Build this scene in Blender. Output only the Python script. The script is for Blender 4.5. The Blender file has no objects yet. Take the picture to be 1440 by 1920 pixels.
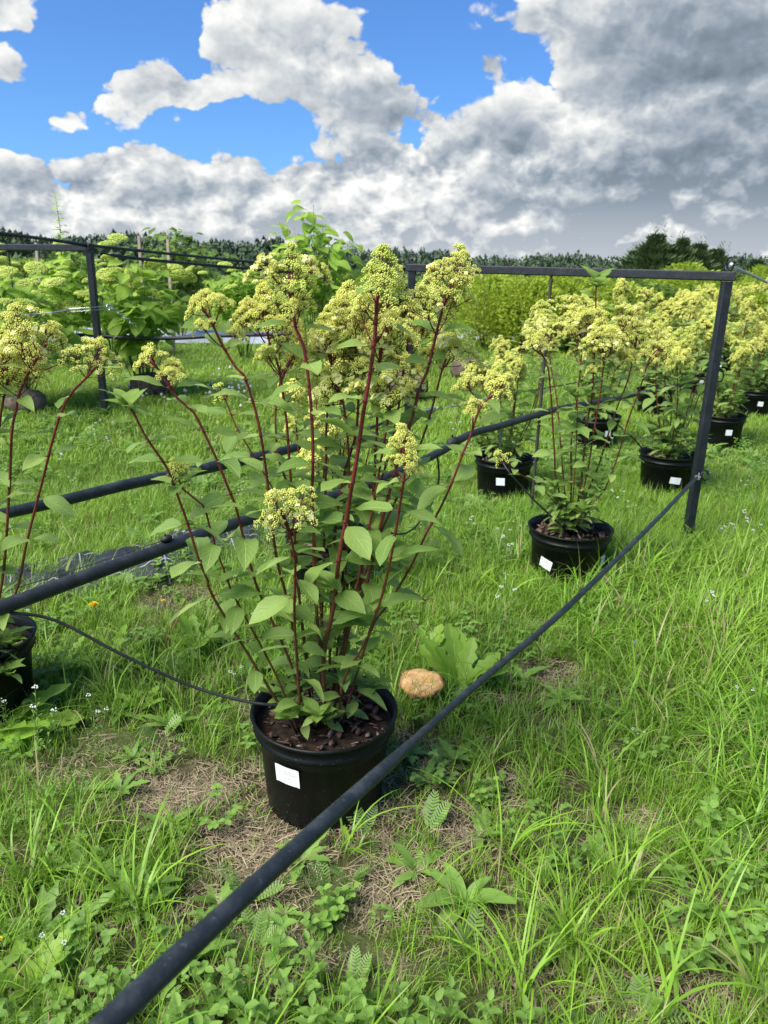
import bpy, math, random
import numpy as np
from mathutils import Vector, Matrix, Euler
R = math.radians
rnd = random.Random(7)
nr = np.random.default_rng(11)
SC = bpy.context.scene
COL = SC.collection

# ------------------------------------------------------------------ camera
CAMH = 1.4
PITCH = R(17.95); ROLL = R(1.2); FPX = 1387.0
cam = bpy.data.cameras.new('camera'); camo = bpy.data.objects.new('camera', cam); COL.objects.link(camo)
cam.sensor_fit = 'VERTICAL'; cam.sensor_height = 36.0; cam.lens = 36.0 * FPX / 1920
cam.clip_start = 0.02; cam.clip_end = 3000
FWD = Vector((0, math.cos(PITCH), -math.sin(PITCH))); UP0 = Vector((0, math.sin(PITCH), math.cos(PITCH))); R0 = Vector((1, 0, 0))
RIGHT = R0 * math.cos(ROLL) + UP0 * math.sin(ROLL); UPV = -R0 * math.sin(ROLL) + UP0 * math.cos(ROLL)
CAM = Vector((0, 0, CAMH))
mw = Matrix.Identity(4)
for i, a in enumerate((RIGHT, UPV, -FWD)):
    for j in range(3): mw[j][i] = a[j]
mw.translation = CAM
camo.matrix_world = mw
cam.dof.use_dof = True; cam.dof.focus_distance = 2.1; cam.dof.aperture_fstop = 6.5
SC.camera = camo
SC.render.resolution_x = 768; SC.render.resolution_y = 1024

def ray(x, y): return FWD + RIGHT * ((x - 720) / FPX) - UPV * ((y - 960) / FPX)
def atY(x, y, Y):
    r = ray(x, y); return CAM + r * (Y / r.y)
def onz(x, y, z=0.0):
    r = ray(x, y); return CAM + r * ((z - CAMH) / r.z)

# ------------------------------------------------------------------ node helpers
class NT:
    def __init__(s, tree): s.t = tree; s.n = tree.nodes; s.l = tree.links
    def new(s, typ, **kw):
        n = s.n.new(typ)
        for k, v in kw.items(): setattr(n, k, v)
        return n
    def put(s, sock, v):
        if isinstance(v, bpy.types.NodeSocket): s.l.new(v, sock)
        elif v is not None:
            if hasattr(sock, 'default_value'):
                try: sock.default_value = v
                except Exception: sock.default_value = (*v, 1)
    def m(s, op, a, b=None, c=None, clamp=False):
        n = s.new('ShaderNodeMath', operation=op, use_clamp=clamp)
        s.put(n.inputs[0], a); s.put(n.inputs[1], b)
        if c is not None: s.put(n.inputs[2], c)
        return n.outputs[0]
    def vm(s, op, a, b=None, scale=None):
        n = s.new('ShaderNodeVectorMath', operation=op)
        s.put(n.inputs[0], a)
        if b is not None: s.put(n.inputs[1], b)
        if scale is not None: s.put(n.inputs['Scale'], scale)
        return n.outputs['Value'] if op in ('LENGTH', 'DOT_PRODUCT', 'DISTANCE') else n.outputs[0]
    def mix(s, f, a, b, blend='MIX'):
        n = s.new('ShaderNodeMix', data_type='RGBA', blend_type=blend)
        s.put(n.inputs['Factor'], f); 
        for k, v in (('A', a), ('B', b)):
            so = [i for i in n.inputs if i.name == k and i.type == 'RGBA'][0]
            if isinstance(v, tuple) and len(v) == 3: v = (*v, 1)
            s.put(so, v)
        return [o for o in n.outputs if o.type == 'RGBA'][0]
    def ss(s, x, lo, hi, a=0.0, b=1.0):
        n = s.new('ShaderNodeMapRange', interpolation_type='SMOOTHSTEP')
        s.put(n.inputs[0], x); s.put(n.inputs[1], lo); s.put(n.inputs[2], hi); s.put(n.inputs[3], a); s.put(n.inputs[4], b)
        return n.outputs[0]
    def noise(s, vec, scale, detail=4, rough=.5, dist=0.0, color=False):
        n = s.new('ShaderNodeTexNoise'); s.put(n.inputs['Vector'], vec)
        n.inputs['Scale'].default_value = scale; n.inputs['Detail'].default_value = detail
        n.inputs['Roughness'].default_value = rough; n.inputs['Distortion'].default_value = dist
        return n.outputs['Color'] if color else n.outputs[0]
    def ramp(s, f, stops):
        n = s.new('ShaderNodeValToRGB'); s.put(n.inputs[0], f); e = n.color_ramp.elements
        while len(e) < len(stops): e.new(.5)
        for i, (p, c) in enumerate(stops): e[i].position = p; e[i].color = (*c, 1)
        return n.outputs[0]

# ------------------------------------------------------------------ world: blue sky with cumulus
SUN_EL, SUN_AZ = R(52), R(-125)          # azimuth from +Y, clockwise: behind the viewer, to the left
w = bpy.data.worlds.new('World'); SC.world = w; w.use_nodes = True
T = NT(w.node_tree); T.n.clear()
tc = T.new('ShaderNodeTexCoord').outputs['Generated']
dirv = T.vm('NORMALIZE', tc)
sx = T.new('ShaderNodeSeparateXYZ'); T.put(sx.inputs[0], dirv)
DEG = 180 / math.pi
az = T.m('MULTIPLY', T.m('ARCTAN2', sx.outputs[0], sx.outputs[1]), DEG)
el = T.m('MULTIPLY', T.m('ARCSINE', sx.outputs[2]), DEG)
sky = T.new('ShaderNodeTexSky', sky_type='NISHITA'); sky.sun_disc = False
sky.sun_elevation = SUN_EL; sky.sun_rotation = SUN_AZ; sky.air_density = 1.0; sky.dust_density = .6; sky.ozone_density = 2.0
SKYS = .066
def azel(x, y):
    d = ray(x, y).normalized(); return math.degrees(math.atan2(d.x, d.y)), math.degrees(math.asin(d.z))
tx = T.vm('MULTIPLY', dirv, (1.0, 1.0, 1.6))
wv = T.noise(tx, 7, 3, .55, color=True)
wo = T.new('ShaderNodeSeparateXYZ'); T.put(wo.inputs[0], wv)
azw = T.m('MULTIPLY_ADD', T.m('SUBTRACT', wo.outputs[0], .5), 8.0, az)
elw = T.m('MULTIPLY_ADD', T.m('SUBTRACT', wo.outputs[1], .5), 5.0, el)
def blob(x, y, rx, ry, amp, power=1.0):
    a0, e0 = azel(x, y); a1, _ = azel(x + rx, y); _, e1 = azel(x, y - ry)
    ra = abs(a1 - a0); re = abs(e1 - e0)
    u = T.m('DIVIDE', T.m('SUBTRACT', azw, a0), ra); v = T.m('DIVIDE', T.m('SUBTRACT', elw, e0), re)
    d2 = T.m('ADD', T.m('MULTIPLY', u, u), T.m('MULTIPLY', v, v))
    g = T.m('EXPONENT', T.m('MULTIPLY', d2, -1.0 * power))
    return T.m('MULTIPLY', g, amp)
def total(bl):
    s_ = None
    for b in bl: s_ = b if s_ is None else T.m('ADD', s_, b)
    return s_
def lay(xs): return [blob(*x) for x in xs]
# cloud layout: positive = cloud, negative = blue
bias = total(lay([
    (480, 50, 125, 130, 1.2), (590, 130, 150, 100, .9), (680, 140, 110, 85, 1.2), (700, 210, 120, 50, .8), (400, 60, 60, 80, .6),
    (265, 150, 95, 85, 1.35), (335, 195, 85, 55, 1.2), (140, 215, 85, 45, 1.0),
    (30, 20, 120, 50, 1.4), (20, 110, 80, 45, 1.1),
    (1380, 160, 360, 440, 1.9), (1250, 40, 260, 120, .8), (1030, 15, 150, 55, 1.0), (885, 105, 50, 42, .9), (1030, 200, 130, 90, .9), (880, 290, 260, 75, 1.3),
    (800, 60, 60, 90, -.8), (180, 40, 80, 60, -.5), (430, 235, 150, 30, -.8), (345, 90, 32, 90, -.7), (210, 275, 160, 20, -.5), (180, 60, 90, 45, -.5), (60, 255, 150, 30, -.55)]))
bank = T.ss(elw, 9.0, 6.0, -.30, 1.3)
# outside the frame the same broken cumulus goes on
gn = T.m('SUBTRACT', T.noise(tx, 2.2, 1, .5), .46)
gen = T.m('MULTIPLY', gn, T.m('MAXIMUM', T.ss(T.m('ABSOLUTE', az), 30, 45, 0, 4.5), T.ss(el, 24, 36, 0, 4.5)))
def texd(vec):
    f1 = T.m('MULTIPLY', T.m('SUBTRACT', T.noise(vec, 6.0, 7, .55), .5), .95)
    vw = T.vm('ADD', vec, T.vm('SCALE', T.vm('SUBTRACT', T.noise(vec, 16, 3, .6, color=True), (.5, .5, .5)), scale=.035))
    vo = T.new('ShaderNodeTexVoronoi', feature='F1'); T.put(vo.inputs['Vector'], vw); vo.inputs['Scale'].default_value = 13
    vo.inputs['Detail'].default_value = 3.0; vo.inputs['Roughness'].default_value = .55; vo.inputs['Lacunarity'].default_value = 2.2
    d_ = vo.outputs['Distance']
    return T.m('ADD', f1, T.m('MULTIPLY', T.m('SUBTRACT', .27, T.m('MULTIPLY', d_, d_)), 1.0))
txl = T.vm('MULTIPLY', dirv, (1.0, 1.0, 1.35))
t1 = texd(txl)
t2 = texd(T.vm('ADD', txl, (-.009, -.003, .020)))
dens = T.m('ADD', T.m('ADD', T.m('ADD', bias, bank), gen), T.m('SUBTRACT', T.m('MULTIPLY', t1, .55), .14))
alpha = T.ss(dens, -.06, .16)
lowf = T.ss(el, 5, 12, .38, .22)
relief = T.m('MULTIPLY', T.m('MULTIPLY', T.m('SUBTRACT', t1, t2), 1.0), lowf)
core = T.ss(dens, .15, 1.2, 0, .10)
dark = total(lay([(1400, 170, 330, 330, .40), (1220, 50, 170, 90, .18), (930, 280, 150, 36, .20), (1090, 340, 120, 50, .14), (640, 210, 190, 45, .26), (740, 250, 70, 50, .12), (885, 110, 55, 50, .28),
    (120, 400, 150, 40, .05), (1250, 410, 320, 60, .12), (330, 240, 110, 22, .14), (520, 110, 170, 60, .06), (20, 390, 60, 50, .04), (1130, 450, 160, 22, .20), (620, 350, 330, 40, .02), (210, 260, 60, 20, .1), (30, 120, 60, 40, .1),
    (1040, 180, 90, 55, -.22), (1110, 290, 50, 50, -.26), (470, 30, 120, 60, -.1), (1130, 490, 90, 9, -.3), (780, 270, 60, 22, -.16), (720, 370, 130, 22, -.14), (260, 110, 60, 50, -.05), (780, 400, 60, 20, -.12), (200, 300, 200, 14, -.14)]))
bright = T.m('SUBTRACT', T.m('ADD', T.m('SUBTRACT', T.ss(el, 4, 12, .74, .80), core), relief), dark)
bright = T.m('SUBTRACT', bright, T.m('MULTIPLY', T.m('MAXIMUM', gen, 0), .12))
bright = T.m('MAXIMUM', T.m('MINIMUM', bright, 1.02), T.m('ADD', .02, T.ss(el, 1, 9, .56, 0)))
ccol = T.ramp(bright, [(0, (.17, .21, .26)), (.3, (.27, .33, .40)), (.55, (.45, .50, .56)), (.8, (.76, .78, .78)), (1, (1.0, 1.0, .98))])
ccol = T.vm('SCALE', ccol, scale=8.3)
blue = T.mix(1.0, sky.outputs[0], (.55, .92, 1.42), 'MULTIPLY')
skyc = T.mix(alpha, blue, ccol)
bg = T.new('ShaderNodeBackground'); T.put(bg.inputs[0], skyc); bg.inputs[1].default_value = SKYS
wo_ = T.new('ShaderNodeOutputWorld'); T.l.new(bg.outputs[0], wo_.inputs[0])
w.cycles.sampling_method = 'MANUAL'; w.cycles.sample_map_resolution = 512

sl = bpy.data.lights.new('sun', 'SUN'); so = bpy.data.objects.new('sun', sl); COL.objects.link(so)
sl.energy = 4.3; sl.angle = R(40); sl.color = (1.0, .95, .86)
sd = Vector((math.sin(SUN_AZ) * math.cos(SUN_EL), math.cos(SUN_AZ) * math.cos(SUN_EL), math.sin(SUN_EL)))
so.rotation_euler = sd.to_track_quat('Z', 'Y').to_euler()
SC.view_settings.view_transform = 'Standard'; SC.view_settings.look = 'None'
SC.view_settings.exposure = 0.95; SC.view_settings.gamma = 1.0

# ------------------------------------------------------------------ materials
def mat(name):
    m = bpy.data.materials.new(name); m.use_nodes = True
    t = NT(m.node_tree); t.n.clear(); return m, t
def finish(t, sh):
    o = t.new('ShaderNodeOutputMaterial'); t.l.new(sh, o.inputs[0])
def princ(t, col, rough=.5, spec=.4, metal=0, normal=None):
    p = t.new('ShaderNodeBsdfPrincipled'); t.put(p.inputs['Base Color'], col if not (isinstance(col, tuple) and len(col) == 3) else (*col, 1))
    t.put(p.inputs['Roughness'], rough); t.put(p.inputs['Specular IOR Level'], spec); t.put(p.inputs['Metallic'], metal)
    if normal is not None: t.put(p.inputs['Normal'], normal)
    return p.outputs[0]
def bump(t, h, strength=.5, dist=.01):
    b = t.new('ShaderNodeBump'); b.inputs['Strength'].default_value = strength; b.inputs['Distance'].default_value = dist
    t.put(b.inputs['Height'], h); return b.outputs[0]
def attr(t, n): 
    a = t.new('ShaderNodeAttribute', attribute_name=n); return a.outputs['Fac']
def orand(t): return t.new('ShaderNodeObjectInfo').outputs['Random']
def mleaf(name, c1, c2, under, trans=.3, rough=.5, veins=7.0, vein_amt=.35, fine=True):
    m, t = mat(name)
    r = t.m('FRACT', t.m('ADD', attr(t, 'rnd'), orand(t)))
    col = t.mix(r, c1, c2)
    uv = t.new('ShaderNodeUVMap').outputs[0]
    s = t.new('ShaderNodeSeparateXYZ'); t.put(s.inputs[0], uv)
    au = t.m('ABSOLUTE', t.m('SUBTRACT', s.outputs[0], .5))
    normal = None
    if fine:
        ph = t.m('SUBTRACT', s.outputs[1], t.m('MULTIPLY', au, .75))
        wav = t.m('ABSOLUTE', t.m('SINE', t.m('MULTIPLY', ph, veins * math.pi)))
        side = t.ss(wav, .0, .28, 1, 0)
        mid = t.ss(au, .0, .035, 1, 0)
        v = t.m('MAXIMUM', side, mid)
        tcg = t.new('ShaderNodeTexCoord').outputs['Object']
        pn = t.noise(tcg, 60, 4, .6)
        col = t.mix(t.ss(pn, .35, .75, 0, .3), col, tuple(c * .7 for c in c1))
        col = t.mix(t.m('MULTIPLY', v, vein_amt), col, tuple(min(1, c * 1.7 + .02) for c in c2))
        h = t.m('SUBTRACT', t.m('MULTIPLY', pn, .35), t.m('MULTIPLY', v, .7))
        normal = bump(t, h, .55, .004)
    else:
        tcg = t.new('ShaderNodeTexCoord').outputs['Object']
        pn = t.noise(tcg, 25, 3, .6)
        col = t.mix(t.ss(pn, .3, .75, 0, .35), col, tuple(c * .65 for c in c1))
    back = t.new('ShaderNodeNewGeometry').outputs['Backfacing']
    col = t.mix(back, col, under)
    p = princ(t, col, rough, .35, 0, normal)
    tr = t.new('ShaderNodeBsdfTranslucent'); t.put(tr.inputs[0], t.mix(.5, col, tuple(min(1, c * 2.2) for c in c2)))
    mx = t.new('ShaderNodeMixShader'); mx.inputs[0].default_value = trans; t.l.new(p, mx.inputs[1]); t.l.new(tr.outputs[0], mx.inputs[2])
    finish(t, mx.outputs[0]); return m
def mgrass(name, c1, c2, tip, base, trans=.24):
    m, t = mat(name)
    r = t.m('FRACT', t.m('ADD', attr(t, 'rnd'), orand(t)))
    pos = t.new('ShaderNodeObjectInfo').outputs['Location']
    patch = t.noise(pos, .9, 3, .6)
    col = t.mix(r, c1, c2)
    col = t.mix(t.ss(patch, .35, .7, 0, .45), col, tip)
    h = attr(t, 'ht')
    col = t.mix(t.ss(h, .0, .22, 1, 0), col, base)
    dry = t.ss(t.m('FRACT', t.m('MULTIPLY', r, 7.31)), .90, .92)
    col = t.mix(dry, col, (.36, .30, .15))
    p = princ(t, col, .45, .35)
    tr = t.new('ShaderNodeBsdfTranslucent'); t.put(tr.inputs[0], t.mix(.4, col, (.35, .55, .05)))
    mx = t.new('ShaderNodeMixShader'); mx.inputs[0].default_value = trans; t.l.new(p, mx.inputs[1]); t.l.new(tr.outputs[0], mx.inputs[2])
    finish(t, mx.outputs[0]); return m
def mplain(name, c1, c2=None, rough=.6, spec=.3, metal=0, scale=30, bmp=0, tr=0, lo=.3, hi=.7, bd=.003):
    m, t = mat(name)
    c2 = c2 or c1
    tcg = t.new('ShaderNodeTexCoord').outputs['Object']
    n = t.noise(tcg, scale, 5, .6)
    r = t.m('FRACT', t.m('ADD', attr(t, 'rnd'), orand(t)))
    f = t.m('ADD', t.m('MULTIPLY', t.ss(n, lo, hi), .6), t.m('MULTIPLY', r, .4))
    col = t.mix(f, c1, c2)
    p = princ(t, col, rough, spec, metal, bump(t, n, bmp, bd) if bmp else None)
    if tr:
        x = t.new('ShaderNodeBsdfTranslucent'); t.put(x.inputs[0], col)
        mx = t.new('ShaderNodeMixShader'); mx.inputs[0].default_value = tr; t.l.new(p, mx.inputs[1]); t.l.new(x.outputs[0], mx.inputs[2]); p = mx.outputs[0]
    finish(t, p); return m

M = {}
M['leaf'] = mleaf('hydrangea_leaf', (.145, .25, .058), (.31, .43, .11), (.35, .45, .19), .40, .46, 6.5, .5)
M['leaf_young'] = mleaf('young_leaf', (.16, .27, .05), (.24, .36, .07), (.26, .36, .12), .38, .5, 6.5, .25)
M['leaf_lime'] = mleaf('lime_leaf', (.20, .34, .045), (.32, .47, .07), (.30, .44, .10), .45, .55, 6.0, .25)
M['leaf_mint'] = mleaf('mint_leaf', (.15, .28, .05), (.25, .42, .08), (.24, .36, .12), .35, .5, 5.0, .3)
M['leaf_dandelion'] = mleaf('dandelion_leaf', (.18, .33, .035), (.29, .46, .06), (.26, .38, .1), .42, .42, 8.0, .35)
M['foliage_dark'] = mleaf('dark_foliage', (.05, .095, .028), (.10, .165, .045), (.1, .15, .06), .2, .6, fine=False)
M['foliage_mid'] = mleaf('mid_foliage', (.095, .17, .035), (.17, .27, .05), (.16, .24, .07), .3, .6, fine=False)
M['foliage_yellow'] = mleaf('yellow_foliage', (.22, .32, .035), (.38, .48, .05), (.3, .4, .06), .4, .6, fine=False)
M['needle'] = mleaf('pine_needle', (.055, .10, .035), (.13, .19, .06), (.06, .1, .04), .12, .6, fine=False)
M['forest'] = mleaf('forest_needle', (.03, .065, .03), (.065, .105, .045), (.03, .05, .03), .05, .7, fine=False)
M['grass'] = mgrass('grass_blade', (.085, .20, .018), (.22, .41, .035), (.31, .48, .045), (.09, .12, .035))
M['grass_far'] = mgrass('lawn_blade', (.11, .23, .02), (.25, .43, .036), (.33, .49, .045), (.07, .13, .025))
M['weed'] = mleaf('weed_leaf', (.12, .23, .04), (.22, .37, .07), (.2, .3, .1), .3, .5, fine=False)
M['straw'] = mplain('dry_straw', (.10, .075, .045), (.42, .34, .22), .8, .2, scale=40)
M['bud'] = mplain('flower_bud', (.74, .76, .135), (.87, .88, .29), .6, .3, scale=50, tr=.25)
M['budgreen'] = mplain('green_bud', (.58, .68, .13), (.78, .83, .22), .6, .3, scale=50, tr=.25)
M['sepal'] = mplain('pale_sepal', (.80, .79, .30), (.86, .85, .46), .6, .2, scale=40, tr=.35)
M['limehead'] = mplain('lime_flower_head', (.52, .64, .12), (.68, .76, .22), .7, .2, scale=60, tr=.3)
M['white'] = mplain('white_petal', (.75, .76, .70), (.8, .8, .78), .6, .2, scale=40, tr=.3)
M['yellow'] = mplain('yellow_petal', (.85, .60, .02), (.9, .72, .04), .6, .2, scale=60, tr=.2)
M['blueflower'] = mplain('blue_petal', (.16, .2, .75), (.25, .3, .85), .6, .2)
def mstem():
    m, t = mat('red_stem')
    a = attr(t, 'ht')
    tcg = t.new('ShaderNodeTexCoord').outputs['Object']
    n = t.noise(tcg, 45, 5, .65)
    f = t.m('ADD', a, t.m('MULTIPLY', t.m('SUBTRACT', n, .5), .35))
    col = t.ramp(f, [(.0, (.075, .045, .025)), (.35, (.115, .040, .020)), (.62, (.13, .020, .018)), (1, (.15, .014, .022))])
    sp = t.noise(tcg, 260, 2, .5)
    col = t.mix(t.ss(sp, .62, .7, 0, .45), col, (.35, .22, .13))
    finish(t, princ(t, col, .42, .4, 0, bump(t, n, .3, .003))); return m
M['stem'] = mstem()
M['greenstem'] = mplain('green_stem', (.12, .18, .05), (.2, .25, .08), .5, .3)
M['woodstem'] = mplain('woody_stem', (.16, .11, .07), (.3, .22, .15), .8, .2, bmp=.3)
def mpot():
    m, t = mat('black_plastic')
    tcg = t.new('ShaderNodeTexCoord').outputs['Object']
    n = t.noise(tcg, 6, 6, .65); sp = t.noise(tcg, 210, 2, .5)
    streak = t.noise(t.vm('MULTIPLY', tcg, (18, 18, 2.5)), 2, 4, .6)
    col = t.mix(t.ss(n, .45, .8, 0, .6), (.0035, .0048, .0048), (.013, .015, .013))
    s = t.new('ShaderNodeSeparateXYZ'); t.put(s.inputs[0], tcg)
    low = t.ss(t.m('ADD', s.outputs[2], t.m('MULTIPLY', n, .1)), .02, .12, .55, 0)
    col = t.mix(t.m('MULTIPLY', low, t.ss(streak, .4, .65)), col, (.035, .030, .022))
    col = t.mix(t.ss(sp, .70, .76, 0, .7), col, (.2, .2, .18))
    rg = t.m('ADD', .3, t.m('MULTIPLY', n, .28))
    finish(t, princ(t, col, rg, .2, 0, bump(t, t.m('ADD', n, t.m('MULTIPLY', streak, .3)), .12, .01))); return m
M['pot'] = mpot()
def mhose(name, base, dust, ribs=False):
    m, t = mat(name)
    tcg = t.new('ShaderNodeTexCoord').outputs['Object']
    n = t.noise(tcg, 22, 6, .7); n2 = t.noise(tcg, 130, 3, .6)
    ge = t.new('ShaderNodeNewGeometry').outputs['Normal']
    col = t.mix(t.ss(n, .42, .72, 0, .65), base, dust)
    col = t.mix(t.ss(n2, .62, .74, 0, .5), col, tuple(min(1, c * 2.2) for c in dust))
    finish(t, princ(t, col, t.m('ADD', .38, t.m('MULTIPLY', n, .3)), .45, 0, bump(t, n2, .15, .003))); return m
M['hose'] = mhose('rubber_hose', (.011, .016, .019), (.05, .062, .068))
M['pipe'] = mhose('polyethylene_pipe', (.014, .017, .021), (.035, .042, .048))
M['drip'] = mhose('drip_tube', (.010, .012, .012), (.02, .024, .024))
M['steel_black'] = mhose('black_painted_steel', (.009, .012, .017), (.028, .034, .040))
M['rebar'] = mplain('rusty_rebar', (.03, .028, .025), (.06, .05, .045), .7, .4, bmp=.4)
M['zinc'] = mplain('galvanised_steel', (.45, .47, .48), (.62, .64, .65), .4, .5, .8, scale=60)
M['wirerope'] = mplain('grey_wire', (.25, .27, .28), (.42, .44, .45), .5, .5, .5, scale=120)
M['soil'] = mplain('potting_soil', (.012, .008, .006), (.045, .028, .018), .95, .2, scale=60, bmp=1.0, bd=.01)
M['bark'] = mplain('bark_chip', (.035, .020, .015), (.15, .085, .062), .75, .3, scale=35, bmp=.6)
M['barkdry'] = mplain('dry_bark_chip', (.12, .075, .055), (.30, .21, .165), .85, .2, scale=35, bmp=.6)
M['label'] = mplain('white_label', (.78, .82, .82), (.82, .85, .85), .35, .4, scale=8)
M['ink'] = mplain('grey_ink', (.16, .18, .18), (.25, .27, .27), .8, .1)
M['fabric'] = None
def mfabric():
    m, t = mat('woven_ground_fabric')
    tcg = t.new('ShaderNodeTexCoord').outputs['Object']
    n = t.noise(tcg, 9, 5, .6)
    wv_ = t.new('ShaderNodeTexWave'); t.put(wv_.inputs['Vector'], tcg); wv_.inputs['Scale'].default_value = 120
    col = t.mix(t.ss(n, .4, .75, 0, .7), (.018, .021, .024), (.07, .075, .078))
    uv = t.new('ShaderNodeUVMap').outputs[0]
    s = t.new('ShaderNodeSeparateXYZ'); t.put(s.inputs[0], uv)
    l1 = t.ss(t.m('ABSOLUTE', t.m('SUBTRACT', t.m('FRACT', t.m('MULTIPLY', s.outputs[0], 5)), .5)), 0, .014, 1, 0)
    l2 = t.ss(t.m('ABSOLUTE', t.m('SUBTRACT', t.m('FRACT', t.m('MULTIPLY', s.outputs[1], 2)), .5)), 0, .018, 1, 0)
    col = t.mix(t.m('MULTIPLY', t.m('MAXIMUM', l1, l2), .8), col, (.42, .45, .45))
    finish(t, princ(t, col, .5, .4, 0, bump(t, t.m('ADD', n, t.m('MULTIPLY', wv_.outputs[1], .1)), .4, .01))); return m
M['fabric'] = mfabric()
M['rowcover'] = mplain('pale_row_cover', (.30, .33, .36), (.46, .50, .54), .4, .4, scale=3, bmp=.5, bd=.05)
M['burlap'] = mplain('burlap', (.05, .038, .028), (.20, .16, .12), .95, .1, scale=18, bmp=1.0, bd=.02)
def mmush():
    m, t = mat('mushroom_cap')
    tcg = t.new('ShaderNodeTexCoord').outputs['Object']
    s = t.new('ShaderNodeSeparateXYZ'); t.put(s.inputs[0], tcg)
    rr = t.m('SQRT', t.m('ADD', t.m('MULTIPLY', s.outputs[0], s.outputs[0]), t.m('MULTIPLY', s.outputs[1], s.outputs[1])))
    n = t.noise(tcg, 28, 6, .7, .8); n2 = t.noise(tcg, 90, 4, .6)
    vo = t.new('ShaderNodeTexVoronoi', feature='DISTANCE_TO_EDGE'); t.put(vo.inputs['Vector'], t.vm('ADD', tcg, t.vm('SCALE', t.noise(tcg, 30, 3, .5, color=True), scale=.03))); vo.inputs['Scale'].default_value = 48
    crack = t.ss(vo.outputs['Distance'], .0, .08, 1, 0)
    col = t.mix(t.ss(n, .3, .7), (.66, .33, .10), (.88, .58, .27))
    col = t.mix(t.m('MULTIPLY', crack, .45), col, (.40, .20, .08))
    edge = t.ss(t.m('ADD', rr, t.m('MULTIPLY', t.m('SUBTRACT', n, .5), .03)), .052, .066)
    col = t.mix(edge, col, (.22, .09, .035))
    finish(t, princ(t, col, .6, .3, 0, bump(t, t.m('ADD', n2, t.m('MULTIPLY', n, 1.5)), .6, .006))); return m
M['mushroom'] = mmush()
M['mushstem'] = mplain('mushroom_stem', (.35, .25, .15), (.6, .5, .36), .8, .2)
M['wood'] = mplain('weathered_wood', (.36, .27, .19), (.5, .4, .3), .8, .2, scale=12)

# ------------------------------------------------------------------ mesh builder
class MB:
    def __init__(s): s.v = []; s.f = []; s.uv = []; s.rnd = []; s.ht = []; s.mi = []; s.n = 0
    def add(s, v, f, uv=None, rn=0.0, ht=None, mi=0):
        v = np.asarray(v, float); k = len(v)
        s.v.append(v); s.uv.append(np.zeros((k, 2)) if uv is None else np.asarray(uv, float))
        s.rnd.append(np.full(k, rn)); s.ht.append(np.zeros(k) if ht is None else np.broadcast_to(np.asarray(ht, float), (k,)))
        s.f.append([tuple(i + s.n for i in q) for q in f]); s.mi.append([mi] * len(f)); s.n += k
    def merge(s, o, Mx=None, rn=None):
        for v, uv, r_, h, f, mi in zip(o.v, o.uv, o.rnd, o.ht, o.f, o.mi): pass
        v = np.concatenate(o.v)
        if Mx is not None:
            A = np.array(Mx); v = v @ A[:3, :3].T + A[:3, 3]
        k = len(v)
        s.v.append(v); s.uv.append(np.concatenate(o.uv)); rr = np.concatenate(o.rnd)
        s.rnd.append(rr if rn is None else (rr + rn) % 1.0); s.ht.append(np.concatenate(o.ht))
        s.f.append([tuple(i + s.n for i in q) for fl in o.f for q in fl]); s.mi.append([m for ml in o.mi for m in ml]); s.n += k
    def mesh(s, name, mats, smooth=True):
        me = bpy.data.meshes.new(name)
        V = np.concatenate(s.v); F = [q for fl in s.f for q in fl]
        me.from_pydata(V.tolist(), [], F)
        for m_ in (mats if isinstance(mats, (list, tuple)) else [mats]): me.materials.append(m_)
        mi = [m for ml in s.mi for m in ml]
        if any(mi): me.polygons.foreach_set('material_index', mi)
        UV = np.concatenate(s.uv)
        if UV.any():
            ul = me.uv_layers.new(name='UVMap'); li = np.empty(len(me.loops), int); me.loops.foreach_get('vertex_index', li)
            ul.data.foreach_set('uv', UV[li].ravel())
        for nm, arr in (('rnd', s.rnd), ('ht', s.ht)):
            A = np.concatenate(arr)
            if A.any():
                at = me.attributes.new(nm, 'FLOAT', 'POINT'); at.data.foreach_set('value', A)
        if smooth: me.polygons.foreach_set('use_smooth', [True] * len(me.polygons))
        me.update(); return me

def tag(o, label=None, cat=None, group=None, kind=None):
    if label: o['label'] = label
    if cat: o['category'] = cat
    if group: o['group'] = group
    if kind: o['kind'] = kind
    return o
def link(name, me, parent=None, mx=None):
    o = bpy.data.objects.new(name, me); COL.objects.link(o)
    if parent is not None: o.parent = parent
    if mx is not None: o.matrix_basis = mx
    return o
def empty(name, loc, label, cat, group=None, rz=0):
    o = bpy.data.objects.new(name, None); COL.objects.link(o); o.location = loc; o.rotation_euler = (0, 0, rz); o.empty_display_size = .1
    return tag(o, label, cat, group)
def build(mb, name, mats, parent=None, mx=None, smooth=True): return link(name, mb.mesh(name, mats, smooth), parent, mx)
def copy_tree(o, parent=None):
    c = o.copy(); COL.objects.link(c); c.parent = parent
    for ch in CH.get(o.name, o.children): copy_tree(ch, c)
    return c
CH = {}
def box_mb(mb, c, s, rn=0, mi=0, mx=None):
    x, y, z = [q / 2 for q in s]
    v = np.array([(-x, -y, -z), (x, -y, -z), (x, y, -z), (-x, y, -z), (-x, -y, z), (x, -y, z), (x, y, z), (-x, y, z)], float)
    if mx is not None: v = v @ np.array(mx.to_3x3()).T
    mb.add(v + np.array(c), [(0, 3, 2, 1), (4, 5, 6, 7), (0, 1, 5, 4), (1, 2, 6, 5), (2, 3, 7, 6), (3, 0, 4, 7)], rn=rn, mi=mi)
def frame_at(d):
    d = Vector(d).normalized(); u = Vector((0, 0, 1)) if abs(d.z) < .95 else Vector((1, 0, 0))
    a = d.cross(u).normalized(); b = a.cross(d).normalized(); return d, a, b
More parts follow.
